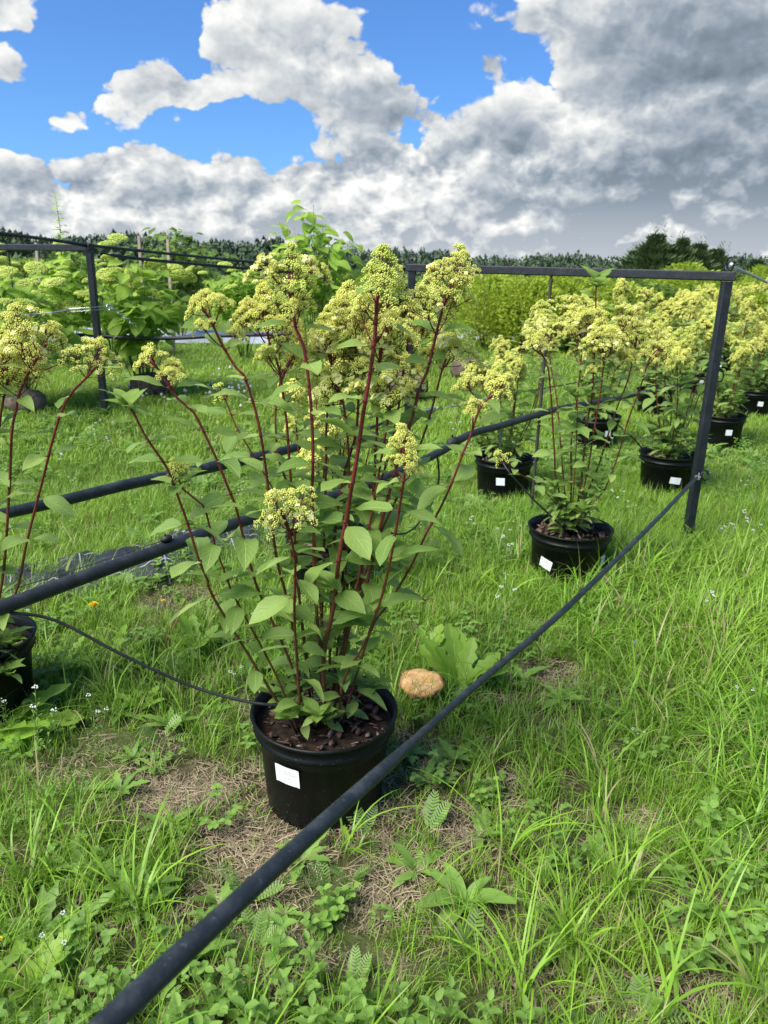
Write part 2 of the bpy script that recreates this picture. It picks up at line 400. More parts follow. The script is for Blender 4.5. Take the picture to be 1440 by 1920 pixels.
def bar_mb(mb, a, b, w_, mi=0, bev=.12):
    # square section bar with chamfered edges between two points
    a, b = Vector(a), Vector(b); d, p, q = frame_at(b - a); h_ = w_ / 2; c = h_ * (1 - bev * 2)
    sec = [(h_, -c), (h_, c), (c, h_), (-c, h_), (-h_, c), (-h_, -c), (-c, -h_), (c, -h_)]
    v = [tuple(e + p * s_ + q * t_) for e in (a, b) for s_, t_ in sec]
    f = [(i, (i + 1) % 8, 8 + (i + 1) % 8, 8 + i) for i in range(8)] + [tuple(range(7, -1, -1)), tuple(range(8, 16))]
    mb.add(v, f, mi=mi)
def smooth_path(pts, step):
    P = [Vector(p) for p in pts]; out = []; prm = []
    Q = [P[0] * 2 - P[1]] + P + [P[-1] * 2 - P[-2]]
    for i in range(1, len(Q) - 2):
        p0, p1, p2, p3 = Q[i - 1:i + 3]; n = max(1, int(math.ceil((p2 - p1).length / step)))
        for k in range(n):
            t = k / n
            out.append(.5 * ((2 * p1) + (p2 - p0) * t + (2 * p0 - 5 * p1 + 4 * p2 - p3) * t * t + (3 * p1 - p0 - 3 * p2 + p3) * t ** 3)); prm.append(i - 1 + t)
    out.append(P[-1]); prm.append(len(P) - 1); return out, prm
def tube_mb(mb, pts, rad, sides=8, ht=None, mi=0, rn=0, cap=True, sq=1.0):
    n = len(pts); rad = [rad] * n if not hasattr(rad, '__len__') else rad
    V = []; prev = None; H = []
    for i, p in enumerate(pts):
        d = (pts[min(i + 1, n - 1)] - pts[max(i - 1, 0)])
        if d.length < 1e-9: d = Vector((0, 0, 1))
        d.normalize()
        if prev is None: _, a, b = frame_at(d)
        else:
            a = prev - d * prev.dot(d); a.normalize(); b = d.cross(a)
        prev = a
        for k in range(sides):
            an = 2 * math.pi * k / sides; V.append(p + a * (math.cos(an) * rad[i]) + b * (math.sin(an) * rad[i] * sq))
            H.append(0 if ht is None else ht[i])
    F = [(i * sides + k, i * sides + (k + 1) % sides, (i + 1) * sides + (k + 1) % sides, (i + 1) * sides + k) for i in range(n - 1) for k in range(sides)]
    if cap: F += [tuple(range(sides - 1, -1, -1)), tuple(range((n - 1) * sides, n * sides))]
    mb.add([tuple(v) for v in V], F, ht=H, mi=mi, rn=rn)
def lathe_mb(mb, prof, seg=48, mi=0, wob=None):
    V = []; 
    for (r_, z_) in prof:
        for k in range(seg):
            a = 2 * math.pi * k / seg; rr = r_ * (1 + (wob(a, r_) if wob else 0)); V.append((rr * math.cos(a), rr * math.sin(a), z_))
    n = len(prof)
    F = [(i * seg + k, i * seg + (k + 1) % seg, (i + 1) * seg + (k + 1) % seg, (i + 1) * seg + k) for i in range(n - 1) for k in range(seg)]
    mb.add(V, F, mi=mi)
def torus_mb(mb, c, n, R_, r_, mi=0, seg=20):
    d, a, b = frame_at(n); c = Vector(c)
    pts = [c + a * (R_ * math.cos(2 * math.pi * k / seg)) + b * (R_ * math.sin(2 * math.pi * k / seg)) for k in range(seg + 1)]
    tube_mb(mb, pts, r_, 7, mi=mi, cap=False)

# ------------------------------------------------------------------ terrain
def sst(x): x = np.clip(x, 0, 1); return x * x * (3 - 2 * x)
def zg(x, y):
    x = np.asarray(x, float); y = np.asarray(y, float)
    z = .20 * sst((-x * .6 + y * .8 - 4.2) / 3.5)
    z = z + .012 * np.sin(x * 2.1 + 1) * np.cos(y * 1.7) * sst((np.hypot(x, y - 1.5) - .8) / 2) + .006 * np.sin(x * 6.3 + y * 4.1)
    far = sst((np.hypot(x, y) - 30) / 200)
    return z + far * .5 * np.sin(x * .013 + 2) * np.cos(y * .011)
def zgf(x, y): return float(zg(x, y))
def gp(x, y):
    """photo pixel -> point on the terrain"""
    z = 0.0
    for _ in range(6):
        p = onz(x, y, z); z = zgf(p.x, p.y)
    return Vector((p.x, p.y, z))
ax = np.sinh(np.linspace(-7.2, 7.2, 260)) * .9
ay = np.sinh(np.linspace(-7.2, 7.2, 260)) * .9 + 1.5
GX, GY = np.meshgrid(ax, ay)
gv = np.stack([GX.ravel(), GY.ravel(), zg(GX, GY).ravel()], 1)
nx_ = len(ax); gf = [(j * nx_ + i, j * nx_ + i + 1, (j + 1) * nx_ + i + 1, (j + 1) * nx_ + i) for j in range(len(ay) - 1) for i in range(nx_ - 1)]
def mground():
    m, t = mat('thatch_and_soil')
    tcg = t.new('ShaderNodeTexCoord').outputs['Object']
    n = t.noise(tcg, 14, 8, .7); n2 = t.noise(tcg, 1.3, 5, .6); n3 = t.noise(tcg, 90, 4, .7); n4 = t.noise(tcg, .06, 4, .55)
    soil = t.ramp(n, [(.25, (.02, .014, .010)), (.5, (.06, .042, .028)), (.75, (.15, .11, .07))])
    soil = t.mix(t.ss(n3, .5, .72, 0, .7), soil, (.26, .20, .125))
    green = t.mix(n3, (.04, .08, .014), (.10, .17, .03))
    d = t.vm('LENGTH', t.vm('MULTIPLY', tcg, (1, 1, 0)))
    g = t.m('ADD', t.ss(n2, .40, .62, 0, .55), t.ss(d, 4, 9, 0, .6), clamp=True)
    col = t.mix(g, soil, green)
    fieldc = t.ramp(n4, [(.3, (.10, .17, .035)), (.48, (.17, .24, .05)), (.58, (.26, .25, .09)), (.7, (.11, .17, .05))])
    col = t.mix(t.ss(d, 18, 40), col, fieldc)
    finish(t, princ(t, col, .95, .15, 0, bump(t, t.m('ADD', n, t.m('MULTIPLY', n3, .5)), .8, .02))); return m
gm = MB(); gm.add(gv, gf); g_ = build(gm, 'ground', mground()); tag(g_, kind='structure')

# bare patches of thatch (photo px centre, radius in metres)
BARE = [(330, 1480, .26, .16), (440, 1700, .15, .10), (560, 1720, .26, .12), (720, 1650, .2, .13), (640, 1800, .2, .06), (250, 1390, .2, .1), (420, 1590, .14, .12), (150, 1450, .12, .08), (820, 1430, .10, .12), (860, 1560, .12, .1),
        (1030, 1270, .18, .12), (1200, 1150, .16, .1), (1200, 1540, .12, .06), (1290, 1690, .14, .07), (960, 1470, .08, .06), (1010, 1180, .1, .1), (330, 1130, .22, .2), (600, 1540, .22, .14), (540, 1620, .15, .1), (1290, 1880, .16, .05), (880, 1750, .08, .05), (300, 1520, .14, .1)]
BW = [(gp(a, b).x, gp(a, b).y, c * .76, d * .84) for a, b, c, d in BARE] + [(-.15, 1.74, .27, .27)]
def bare(x, y):
    b = np.zeros_like(x)
    for cx, cy, rx, ry in BW: b = np.maximum(b, np.exp(-(((x - cx) / rx) ** 2 + ((y - cy) / ry) ** 2) * 1.0))
    return b

# ------------------------------------------------------------------ scatter (grass, ground weeds, straw)
def scatter(name, protos, pts, rot, scl, vid, label, cat):
    pc = bpy.data.collections.new(name + '_pieces')
    for i, me in enumerate(protos):
        o = bpy.data.objects.new('%s_piece_%02d' % (name, i), me); pc.objects.link(o)
    me = bpy.data.meshes.new(name); me.vertices.add(len(pts)); me.vertices.foreach_set('co', np.asarray(pts, float).ravel())
    a = me.attributes.new('rot', 'FLOAT_VECTOR', 'POINT'); a.data.foreach_set('vector', np.asarray(rot, float).ravel())
    a = me.attributes.new('scl', 'FLOAT_VECTOR', 'POINT'); a.data.foreach_set('vector', np.asarray(scl, float).ravel())
    a = me.attributes.new('vid', 'INT', 'POINT'); a.data.foreach_set('value', np.asarray(vid, int))
    o = link(name, me); tag(o, label, cat, kind='stuff')
    ng = bpy.data.node_groups.new(name + '_nodes', 'GeometryNodeTree')
    ng.interface.new_socket('Geometry', in_out='INPUT', socket_type='NodeSocketGeometry'); ng.interface.new_socket('Geometry', in_out='OUTPUT', socket_type='NodeSocketGeometry')
    n = ng.nodes; gi = n.new('NodeGroupInput'); go = n.new('NodeGroupOutput')
    ci = n.new('GeometryNodeCollectionInfo'); ci.inputs[0].default_value = pc; ci.inputs['Separate Children'].default_value = True; ci.inputs['Reset Children'].default_value = True
    ip = n.new('GeometryNodeInstanceOnPoints'); ip.inputs['Pick Instance'].default_value = True
    def na(nm, dt):
        q = n.new('GeometryNodeInputNamedAttribute'); q.data_type = dt; q.inputs[0].default_value = nm; return q.outputs[0]
    L = ng.links.new
    L(gi.outputs[0], ip.inputs['Points']); L(ci.outputs[0], ip.inputs['Instance']); L(na('vid', 'INT'), ip.inputs['Instance Index'])
    L(na('rot', 'FLOAT_VECTOR'), ip.inputs['Rotation']); L(na('scl', 'FLOAT_VECTOR'), ip.inputs['Scale']); L(ip.outputs[0], go.inputs[0])
    md = o.modifiers.new('scatter', 'NODES'); md.node_group = ng
    return o

def blade(mb, base, az_, L_, w_, lean, curl, rn, segs=5, mi=0):
    """one grass blade: folded strip that leans and arches"""
    ca, sa = math.cos(az_), math.sin(az_); pts = []
    x = z = 0.0; ang = lean
    for i in range(segs + 1):
        pts.append((x, z)); ds = L_ / segs; x += math.sin(ang) * ds; z += math.cos(ang) * ds; ang += curl / segs * (1 + .6 * i / segs)
    V = []; F = []; H = []; tw = rnd.uniform(-.5, .5)
    for i, (px, pz) in enumerate(pts):
        t = i / segs; ww = w_ * (1 - t ** 1.8) * (.65 + .35 * min(1, t * 4)) / 2
        a2 = az_ + math.pi / 2 + tw * t; dx, dy = math.cos(a2) * ww, math.sin(a2) * ww
        cx, cy = base[0] + px * ca, base[1] + px * sa
        if i < segs: V += [(cx - dx, cy - dy, pz), (cx + dx, cy + dy, pz)]; H += [t, t]
        else: V.append((cx, cy, pz)); H.append(1)
    for i in range(segs - 1): F.append((2 * i, 2 * i + 1, 2 * i + 3, 2 * i + 2))
    F.append((2 * segs - 2, 2 * segs - 1, 2 * segs))
    mb.add(V, F, rn=rn, ht=H, mi=mi)
def grass_clump(n, rad, Lr, wr, leanr, curlr, segs=5):
    mb = MB()
    for k in range(n):
        r_ = rad * math.sqrt(rnd.random()); a = rnd.uniform(0, 6.283)
        blade(mb, (r_ * math.cos(a), r_ * math.sin(a)), rnd.uniform(0, 6.283), rnd.uniform(*Lr), rnd.uniform(*wr), rnd.uniform(*leanr), rnd.uniform(*curlr), rnd.random() * .999, segs)
    return mb
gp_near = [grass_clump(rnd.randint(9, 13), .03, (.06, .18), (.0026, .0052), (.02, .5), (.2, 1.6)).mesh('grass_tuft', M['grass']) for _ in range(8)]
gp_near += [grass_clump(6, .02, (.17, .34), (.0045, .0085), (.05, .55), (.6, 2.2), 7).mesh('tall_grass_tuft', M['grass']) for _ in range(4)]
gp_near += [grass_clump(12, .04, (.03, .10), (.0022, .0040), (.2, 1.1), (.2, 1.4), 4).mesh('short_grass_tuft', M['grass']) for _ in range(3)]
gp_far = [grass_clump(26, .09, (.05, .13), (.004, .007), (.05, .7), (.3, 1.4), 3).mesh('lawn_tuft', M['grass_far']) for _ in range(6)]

def inview(x, y, margin):
    # generous wedge in front of the camera
    return np.abs(x) < (np.maximum(y, 0) * .60 + 1.1 + margin)
def area_pts(y0, y1, dens, margin=.6):
    xm = y1 * .6 + 1.2 + margin; n = int((y1 - y0) * 2 * xm * dens)
    x = nr.uniform(-xm, xm, n); y = nr.uniform(y0, y1, n); k = inview(x, y, margin); return x[k], y[k]
def vnoise(x, y, s, seed):
    # cheap smooth value noise
    r_ = np.random.default_rng(seed); G = r_.random((64, 64)); u = x * s + 31.7; v = y * s + 17.3
    i = np.floor(u).astype(int); j = np.floor(v).astype(int); a = u - i; b = v - j; a = a * a * (3 - 2 * a); b = b * b * (3 - 2 * b)
    g = lambda p, q: G[p % 64, q % 64]
    return (g(i, j) * (1 - a) + g(i + 1, j) * a) * (1 - b) + (g(i, j + 1) * (1 - a) + g(i + 1, j + 1) * a) * b
POTS = []   # filled below, also used to keep grass out of pots
ROW = Vector((1.03, 1.56)); ROWD = ROW.normalized()
A0 = Vector((-.15, 1.74)); B0 = Vector((-.25, 3.16))
potxy = [A0 + ROW * k for k in range(-1, 9)] + [B0 + ROW * k for k in range(-1, 9)]
def outpot(x, y, r_=.165):
    ok = np.ones_like(x, bool)
    for p in potxy: ok &= np.hypot(x - p.x, y - p.y) > r_
    ok &= np.hypot(x + 1.33, y - 2.1) > r_
    return ok
# near grass
x, y = area_pts(-.3, 5.2, 2600)
b = bare(x, y); tall = vnoise(x, y, 1.6, 3); pn = vnoise(x, y, 4.5, 5)
rightside = sst((x - .25 - (y - 1.0) * .15) / .7)
dens = np.clip(1.1 - 1.12 * b, .0, 1) * (.45 + .55 * rightside + .55 * sst((y - 2.2) / .8)) * (.45 + .8 * pn) 
keep = (nr.random(len(x)) < dens) & outpot(x, y)
x, y, b, tall, pn, rightside = [q[keep] for q in (x, y, b, tall, pn, rightside)]
n = len(x); u = nr.random(n)
vid = nr.integers(0, 8, n); tallp = .03 + .24 * rightside * (tall > .4)
vid = np.where(u < tallp * (y < 3.6), nr.integers(8, 12, n), vid); vid = np.where((b > .35) | (u > .72), nr.integers(12, 15, n), vid)
s = (.65 + .5 * nr.random(n)) * (.72 + .45 * tall) * (1 - .35 * b) * (1 - .25 * sst((y - 3) / 2) * (x < 1))
rot = np.stack([nr.normal(0, .13, n), nr.normal(0, .13, n), nr.uniform(0, 6.28, n)], 1)
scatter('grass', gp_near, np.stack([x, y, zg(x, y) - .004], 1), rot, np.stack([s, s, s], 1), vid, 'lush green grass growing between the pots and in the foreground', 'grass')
# lawn further off
P_, Rr, S_, V_ = [], [], [], []
for y0, y1, dn, sc in ((5.0, 9, 420, 1.0), (9, 15, 110, 1.35), (15, 40, 14, 2.4)):
    x, y = area_pts(y0, y1, dn, 1.0); k = (nr.random(len(x)) < .4 + .7 * vnoise(x, y, .9, 9)) & outpot(x, y, .2); x, y = x[k], y[k]; n = len(x)
    P_.append(np.stack([x, y, zg(x, y) - .005], 1)); Rr.append(np.stack([nr.normal(0, .1, n), nr.normal(0, .1, n), nr.uniform(0, 6.28, n)], 1))
    s = sc * (.6 + .5 * nr.random(n)) * (.75 + .5 * vnoise(x, y, 1.1, 21)); S_.append(np.stack([s, s, s * (.85 if y0 < 9 else .7)], 1)); V_.append(nr.integers(0, 6, n))
scatter('lawn', gp_far, np.concatenate(P_), np.concatenate(Rr), np.concatenate(S_), np.concatenate(V_), 'bright mown grass of the nursery field behind the rows', 'grass')

# straw and thatch on the bare patches
def straw_clump(n, rad):
    mb = MB()
    for _ in range(n):
        a = rnd.uniform(0, 6.283); r_ = rad * math.sqrt(rnd.random()); b_ = rnd.uniform(0, 3.14); L_ = rnd.uniform(.012, .055); wd = rnd.uniform(.0008, .0022)
        c = (r_ * math.cos(a), r_ * math.sin(a)); z0 = rnd.uniform(.001, .012); z1 = z0 + rnd.uniform(-.006, .008); bn = rnd.uniform(-.3, .3)
        V = []
        for k in range(4):
            t = k / 3 - .5; d_ = b_ + bn * k
            px, py = c[0] + math.cos(b_) * t * L_ + math.cos(b_ + 1.57) * bn * L_ * (t * t), c[1] + math.sin(b_) * t * L_ + math.sin(b_ + 1.57) * bn * L_ * (t * t)
            qx, qy = -math.sin(d_) * wd / 2, math.cos(d_) * wd / 2; zz = z0 + (z1 - z0) * (t + .5) + .003 * math.sin(k)
            V += [(px - qx, py - qy, zz), (px + qx, py + qy, zz + wd * .3)]
        mb.add(V, [(0, 1, 3, 2), (2, 3, 5, 4), (4, 5, 7, 6)], rn=rnd.random() * .999)
    return mb
sp = [straw_clump(60, .06).mesh('straw', M['straw']) for _ in range(6)]
x, y = area_pts(-.2, 5.0, 300); b = bare(x, y); k = (nr.random(len(x)) < .15 + 1.1 * b); x, y = x[k], y[k]; n = len(x)
scatter('straw_thatch', sp, np.stack([x, y, zg(x, y) + .001], 1), np.stack([np.zeros(n), np.zeros(n), nr.uniform(0, 6.28, n)], 1), np.full((n, 3), 1.0) * nr.uniform(.8, 1.25, (n, 1)), nr.integers(0, 6, n), 'dry straw and clippings on the bare patches around the front pot', 'thatch')

# low weeds: clover, buttercup, yarrow
def flat_leaf(mb, base, d, up, L_, W_, rn, lobes=0, mi=0, droop=.25, n=5):
    d = Vector(d).normalized(); up = Vector(up); s_ = d.cross(up).normalized(); nrm = s_.cross(d).normalized(); V = []; U = []
    for i in range(n + 1):
        t = i / n; ww = W_ * math.sin(math.pi * min(1, t * .93 + .035)) ** .75 * .5
        if lobes and i % 2: ww *= (1 - lobes)
        c = Vector(base) + d * (t * L_) - nrm * (droop * L_ * t * t)
        for q in (-1, 0, 1): V.append(tuple(c + s_ * (ww * q) + nrm * (abs(q) * ww * .25))); U.append((.5 + q * .5, t))
    F = []
    for i in range(n):
        for q in (0, 1): a = i * 3 + q; F.append((a, a + 1, a + 4, a + 3))
    mb.add(V, F, uv=U, rn=rn, mi=mi)
def clover(n=9, h=(.03, .07), lf=.013):
    mb = MB()
    for _ in range(n):
        a = rnd.uniform(0, 6.283); hh = rnd.uniform(*h); e = Vector((math.cos(a) * hh * .7, math.sin(a) * hh * .7, hh))
        tube_mb(mb, [Vector((0, 0, 0)), e * .5 + Vector((0, 0, hh * .1)), e], .0008, 4, rn=.5, cap=False)
        for k in range(3):
            b_ = a + k * 2.094; flat_leaf(mb, e, (math.cos(b_), math.sin(b_), .15), (0, 0, 1), lf * rnd.uniform(.8, 1.2), lf * .95, rnd.random() * .99, n=3)
    return mb
def rosette(n=9, L_=.06, lob=.35):
    mb = MB()
    for k in range(n):
        a = k * 2.4 + rnd.uniform(-.3, .3); ln = L_ * rnd.uniform(.6, 1.2); flat_leaf(mb, (0, 0, .005), (math.cos(a), math.sin(a), rnd.uniform(.3, 1.3)), (0, 0, 1), ln, ln * .36, rnd.random() * .99, lob, n=8, droop=.4)
    return mb
def yarrow(n=7, L_=.09):
    mb = MB()
    for k in range(n):
        a = rnd.uniform(0, 6.283); d = Vector((math.cos(a), math.sin(a), rnd.uniform(.5, 1.6))).normalized(); s_ = d.cross(Vector((0, 0, 1))).normalized(); ln = L_ * rnd.uniform(.7, 1.2)
        for i in range(2, 12):
            t = i / 12; c = d * (ln * t) - Vector((0, 0, ln * .3 * t * t)); w_ = .011 * math.sin(math.pi * t) + .003
            for q in (-1, 1): mb.add([tuple(c), tuple(c + s_ * (q * w_) + d * .006), tuple(c + s_ * (q * w_ * .9) + d * .010), tuple(c + d * .0035)], [(0, 1, 2, 3)], rn=rnd.random() * .99)
    return mb
def upright(n=5, h=.085, lf=.03):
    mb = MB()
    for _ in range(n):
        a = rnd.uniform(0, 6.283); ln = rnd.uniform(0, .03); b0 = Vector((math.cos(a) * ln, math.sin(a) * ln, 0)); hh = h * rnd.uniform(.6, 1.1); tp = b0 * 2.2 + Vector((rnd.uniform(-.04, .04), rnd.uniform(-.04, .04), hh))
        tube_mb(mb, [b0, (b0 + tp) / 2, tp], .0012, 4, rn=.3, cap=False)
        for j in range(5):
            c = b0.lerp(tp, (j + 1) / 5); a2 = a + j * 1.57
            for q in (0, math.pi): flat_leaf(mb, c, (math.cos(a2 + q), math.sin(a2 + q), .5), (0, 0, 1), lf * rnd.uniform(.8, 1.1) * (1 - .1 * j), lf * .5, rnd.random() * .99, n=4)
    return mb
wp = [clover().mesh('clover', M['weed']) for _ in range(3)] + [rosette(9, .07, .4).mesh('rosette', M['weed']) for _ in range(3)] + [yarrow().mesh('yarrow', M['weed']) for _ in range(2)] + [upright().mesh('chickweed', M['leaf_mint']) for _ in range(3)] + [rosette(7, .10, .0).mesh('plantain', M['weed']) for _ in range(2)]
def purse():
    mb = MB()
    for _ in range(3):
        a = rnd.uniform(0, 6.283); hh = rnd.uniform(.10, .20); tp = Vector((math.cos(a) * .03, math.sin(a) * .03, hh)); tube_mb(mb, [Vector((0, 0, 0)), tp * .5, tp], .0008, 4, rn=.4, cap=False)
        for k in range(16):
            t = .35 + .62 * k / 16; c = tp * t; b_ = k * 2.4; e = c + Vector((math.cos(b_), math.sin(b_), .5)) * .010
            mb.add([tuple(c), tuple(e + Vector((.0025, 0, .002))), tuple(e + Vector((-.0025, 0, .002)))], [(0, 1, 2)], rn=.6)
        for k in range(7):
            b_ = k * 2.4; p = tp + Vector((math.cos(b_) * .005, math.sin(b_) * .005, rnd.uniform(-.002, .004))); mb.add(OCT_ * .0026 + np.array(p), OF_, rn=rnd.random(), mi=1)
    return mb
OCT_ = np.array([(1, 0, 0), (-1, 0, 0), (0, 1, 0), (0, -1, 0), (0, 0, 1), (0, 0, -1)], float)
OF_ = [(0, 2, 4), (2, 1, 4), (1, 3, 4), (3, 0, 4), (2, 0, 5), (1, 2, 5), (3, 1, 5), (0, 3, 5)]
wp += [purse().mesh('purse', [M['weed'], M['white']]) for _ in range(2)]
x, y = area_pts(-.2, 6.5, 190); b = bare(x, y); k = (nr.random(len(x)) < (.12 + 1.0 * vnoise(x, y, 2.2, 33) ** 1.5) * (1 - .5 * b)) & outpot(x, y, .2); x, y = x[k], y[k]; n = len(x)
kind = (vnoise(x, y, 1.8, 55) * 13 * 1.3 - 2 + nr.normal(0, 2.2, n)).astype(int) % 15; kind = np.where((kind >= 13) & (nr.random(len(kind)) < .6), nr.integers(0, 3, len(kind)), kind)
kind = np.where((kind >= 8) & (kind <= 10) & (nr.random(n) < .6), nr.integers(0, 5, n), kind); s = nr.uniform(.6, 1.4, n)
scatter('low_weeds', wp, np.stack([x, y, zg(x, y)], 1), np.stack([nr.normal(0, .1, n), nr.normal(0, .1, n), nr.uniform(0, 6.28, n)], 1), np.stack([s, s, s], 1), kind, 'small broad-leaved weeds and clover mixed into the grass', 'weeds')

# ------------------------------------------------------------------ hydrangea parts
def leaf_mb(L_=1.0, W_=.5, droop=.2, fold=.25, wave=.03, peak=.42):
    mb = MB(); T_ = [0, .10, .26, .44, .63, .82, 1.0]; V = []; U = []
    ph = rnd.uniform(0, 6)
    for i, t in enumerate(T_):
        tt = t ** (math.log(.5) / math.log(peak)); ww = W_ * .5 * (math.sin(math.pi * tt) ** .82 if 0 < t < 1 else (.06 if t == 0 else 0.0))
        for q in (-1, -.55, 0, .55, 1):
            z_ = -droop * t * t + fold * abs(q) * ww + wave * math.sin(t * 9 + ph + q * 2) * abs(q)
            V.append((q * ww, t, z_)); U.append((.5 + q * .5, t))
    F = []
    for i in range(len(T_) - 1):
        for q in range(4): a = i * 5 + q; F.append((a, a + 1, a + 6, a + 5))
    mb.add(V, F, uv=U); return mb
LEAFMB = [leaf_mb(1, rnd.uniform(.44, .56), rnd.uniform(.08, .40), rnd.uniform(.1, .5), rnd.uniform(.01, .045), rnd.uniform(.38, .46)) for _ in range(8)]
LEAF = [m_.mesh('leaf', M['leaf']) for m_ in LEAFMB]
LEAFY = [m_.mesh('young_leaf', M['leaf_young']) for m_ in LEAFMB[:4]]
ROUNDMB = [leaf_mb(1, rnd.uniform(.72, .86), rnd.uniform(.1, .35), rnd.uniform(.1, .4), .03, .36) for _ in range(5)]
LIME = [m_.mesh('leaf', M['leaf_lime']) for m_ in ROUNDMB]
def leaf_matrix(base, d, L_, roll=0.0):
    d = Vector(d).normalized(); up = Vector((0, 0, 1)); s_ = d.cross(up)
    if s_.length < .05: s_ = Vector((1, 0, 0))
    s_.normalize(); n_ = s_.cross(d).normalized()
    if roll: q = Matrix.Rotation(roll, 3, d); s_ = q @ s_; n_ = q @ n_
    m_ = Matrix.Identity(4)
    for j in range(3): m_[j][0] = s_[j] * L_; m_[j][1] = d[j] * L_; m_[j][2] = n_[j] * L_; m_[j][3] = base[j]
    return m_
OCT = np.array([(1, 0, 0), (-1, 0, 0), (0, 1, 0), (0, -1, 0), (0, 0, 1), (0, 0, -1)], float)
OF = [(0, 2, 4), (2, 1, 4), (1, 3, 4), (3, 0, 4), (2, 0, 5), (1, 2, 5), (3, 1, 5), (0, 3, 5)]
def cyme(mb, c, ax_, rc, n, br, sep=0):
    c = Vector(c); d, a, b = frame_at(ax_)
    for k in range(n):
        z_ = 1 - (k + .5) / n * 1.25; r_ = math.sqrt(max(0, 1 - z_ * z_)); an = k * 2.4 + rnd.random() * .5; rr = rc * rnd.uniform(.78, 1.12)
        p = c + d * (z_ * rr * .85) + a * (math.cos(an) * r_ * rr) + b * (math.sin(an) * r_ * rr)
        s_ = br * rnd.uniform(.75, 1.25); mb.add(OCT * s_ + np.array(p), OF, rn=rnd.random() * .999, mi=0)
    for k in range(sep):
        an = rnd.uniform(0, 6.28); o = (a * math.cos(an) + b * math.sin(an)); p = c + o * rc * rnd.uniform(.5, 1.25) + d * rc * rnd.uniform(.3, 1.1); nn = (d + o * .7).normalized(); _, e, f_ = frame_at(nn); sz = rnd.uniform(.0045, .0075); r0 = rnd.uniform(0, 1.5)
        for j in range(4):
            t = r0 + j * 1.571; u_ = e * math.cos(t) + f_ * math.sin(t); v_ = -e * math.sin(t) + f_ * math.cos(t)
            mb.add([tuple(p), tuple(p + u_ * sz * .7 + v_ * sz * .55 + nn * .001), tuple(p + u_ * sz * 1.25 + nn * .0005), tuple(p + u_ * sz * .7 - v_ * sz * .55 + nn * .001)], [(0, 1, 2, 3)], rn=rnd.random() * .999, mi=2)
def panicle(L_, R_, tiers, per=4, buds=17, br=.0020, rc=.0078, sep=0, sepfrac=.3, flat=0.0):
    """loose conical head on +Z: red axis, opposite red branches, each ending in a lumpy cluster of small bud domes"""
    mb = MB(); tw = Vector((rnd.uniform(-.12, .12), rnd.uniform(-.12, .12), 0))
    ax = lambda t: Vector((tw.x * t * t * L_, tw.y * t * t * L_, L_ * t))
    tube_mb(mb, [ax(0), ax(.5), ax(1)], [.0022, .0016, .0009], 5, ht=[1, .85, .6], mi=1, cap=False)
    for i in range(tiers):
        t = i / max(1, tiers - 1); nb = 4 if t < .5 else 3; z0 = ax(.02 + .90 * t)
        for k in range(nb):
            an = i * .8 + k * 6.283 / nb + rnd.uniform(-.35, .35); bl = R_ * ((1 - t) ** .95) * rnd.uniform(.5, 1.35) + .006
            d = Vector((math.cos(an), math.sin(an), .75 - flat * .4 + .5 * t + rnd.uniform(-.15, .2))).normalized(); e = z0 + d * bl
            tube_mb(mb, [z0, z0.lerp(e, .5) - Vector((0, 0, .08 * bl)), e], [.0015, .0012, .0009], 4, ht=[.95, .75, .5], mi=1, cap=False)
            rb = .010 + .22 * bl; m_ = max(2, int(per * (.6 + .8 * bl / R_) + rnd.random()))
            for j in range(m_):
                a2 = rnd.uniform(0, 6.283); q_ = math.sqrt((j + .3) / m_); _, u_, v_ = frame_at((d + Vector((0, 0, .8))).normalized())
                o_ = (u_ * math.cos(j * 2.4) + v_ * math.sin(j * 2.4)) * (q_ * rb * rnd.uniform(.8, 1.2)); cpt = e + o_ + d * (rb * .35 * (1 - q_)) + Vector((0, 0, rnd.uniform(-.002, .004)))
                tube_mb(mb, [z0.lerp(e, .8), cpt], [.0008, .0006], 3, ht=[.5, .3], mi=1, cap=False)
                s_ = rnd.uniform(.75, 1.25); cyme(mb, cpt, d + Vector((0, 0, .6)) + o_ * 20, rc * s_, int(buds * s_), br, sep if rnd.random() < sepfrac * (1 - t) * 1.5 else 0)
    cyme(mb, ax(1), (0, 0, 1), rc * .6, 7, br * .9); cyme(mb, ax(.93) + Vector((.004, 0, 0)), (0, 0, 1), rc * .8, 8, br * .9)
    return mb
PM = [M['bud'], M['stem'], M['sepal']]; PMG = [M['budgreen'], M['stem'], M['sepal']]
PAN = {
 'cone': [panicle(.135, .055, 7).mesh('flower_panicle', PMG if i == 0 else PM) for i in range(3)],
 'tall': [panicle(.155, .054, 7, 3).mesh('flower_panicle', PMG) for i in range(3)],
 'broad': [panicle(.120, .070, 6, 3, sep=2, sepfrac=.10, flat=.0).mesh('flower_panicle', PM) for i in range(4)],
 'pale': [panicle(.075, .060, 4, 4, sep=3, sepfrac=.35, flat=.4).mesh('flower_panicle', PM) for i in range(3)],
 'small': [panicle(.040, .028, 3, 3, 14, .0019, .0068).mesh('flower_panicle', PM) for i in range(4)],
 'tiny': [panicle(.026, .012, 2, 2, 10, .0018, .0055).mesh('flower_panicle', PMG) for i in range(2)]}
PLOW = [panicle(rnd.uniform(.11, .15), rnd.uniform(.045, .062), 6, 3, 9, .0040, .0105).mesh('flower_panicle', PM if i else PMG) for i in range(5)]

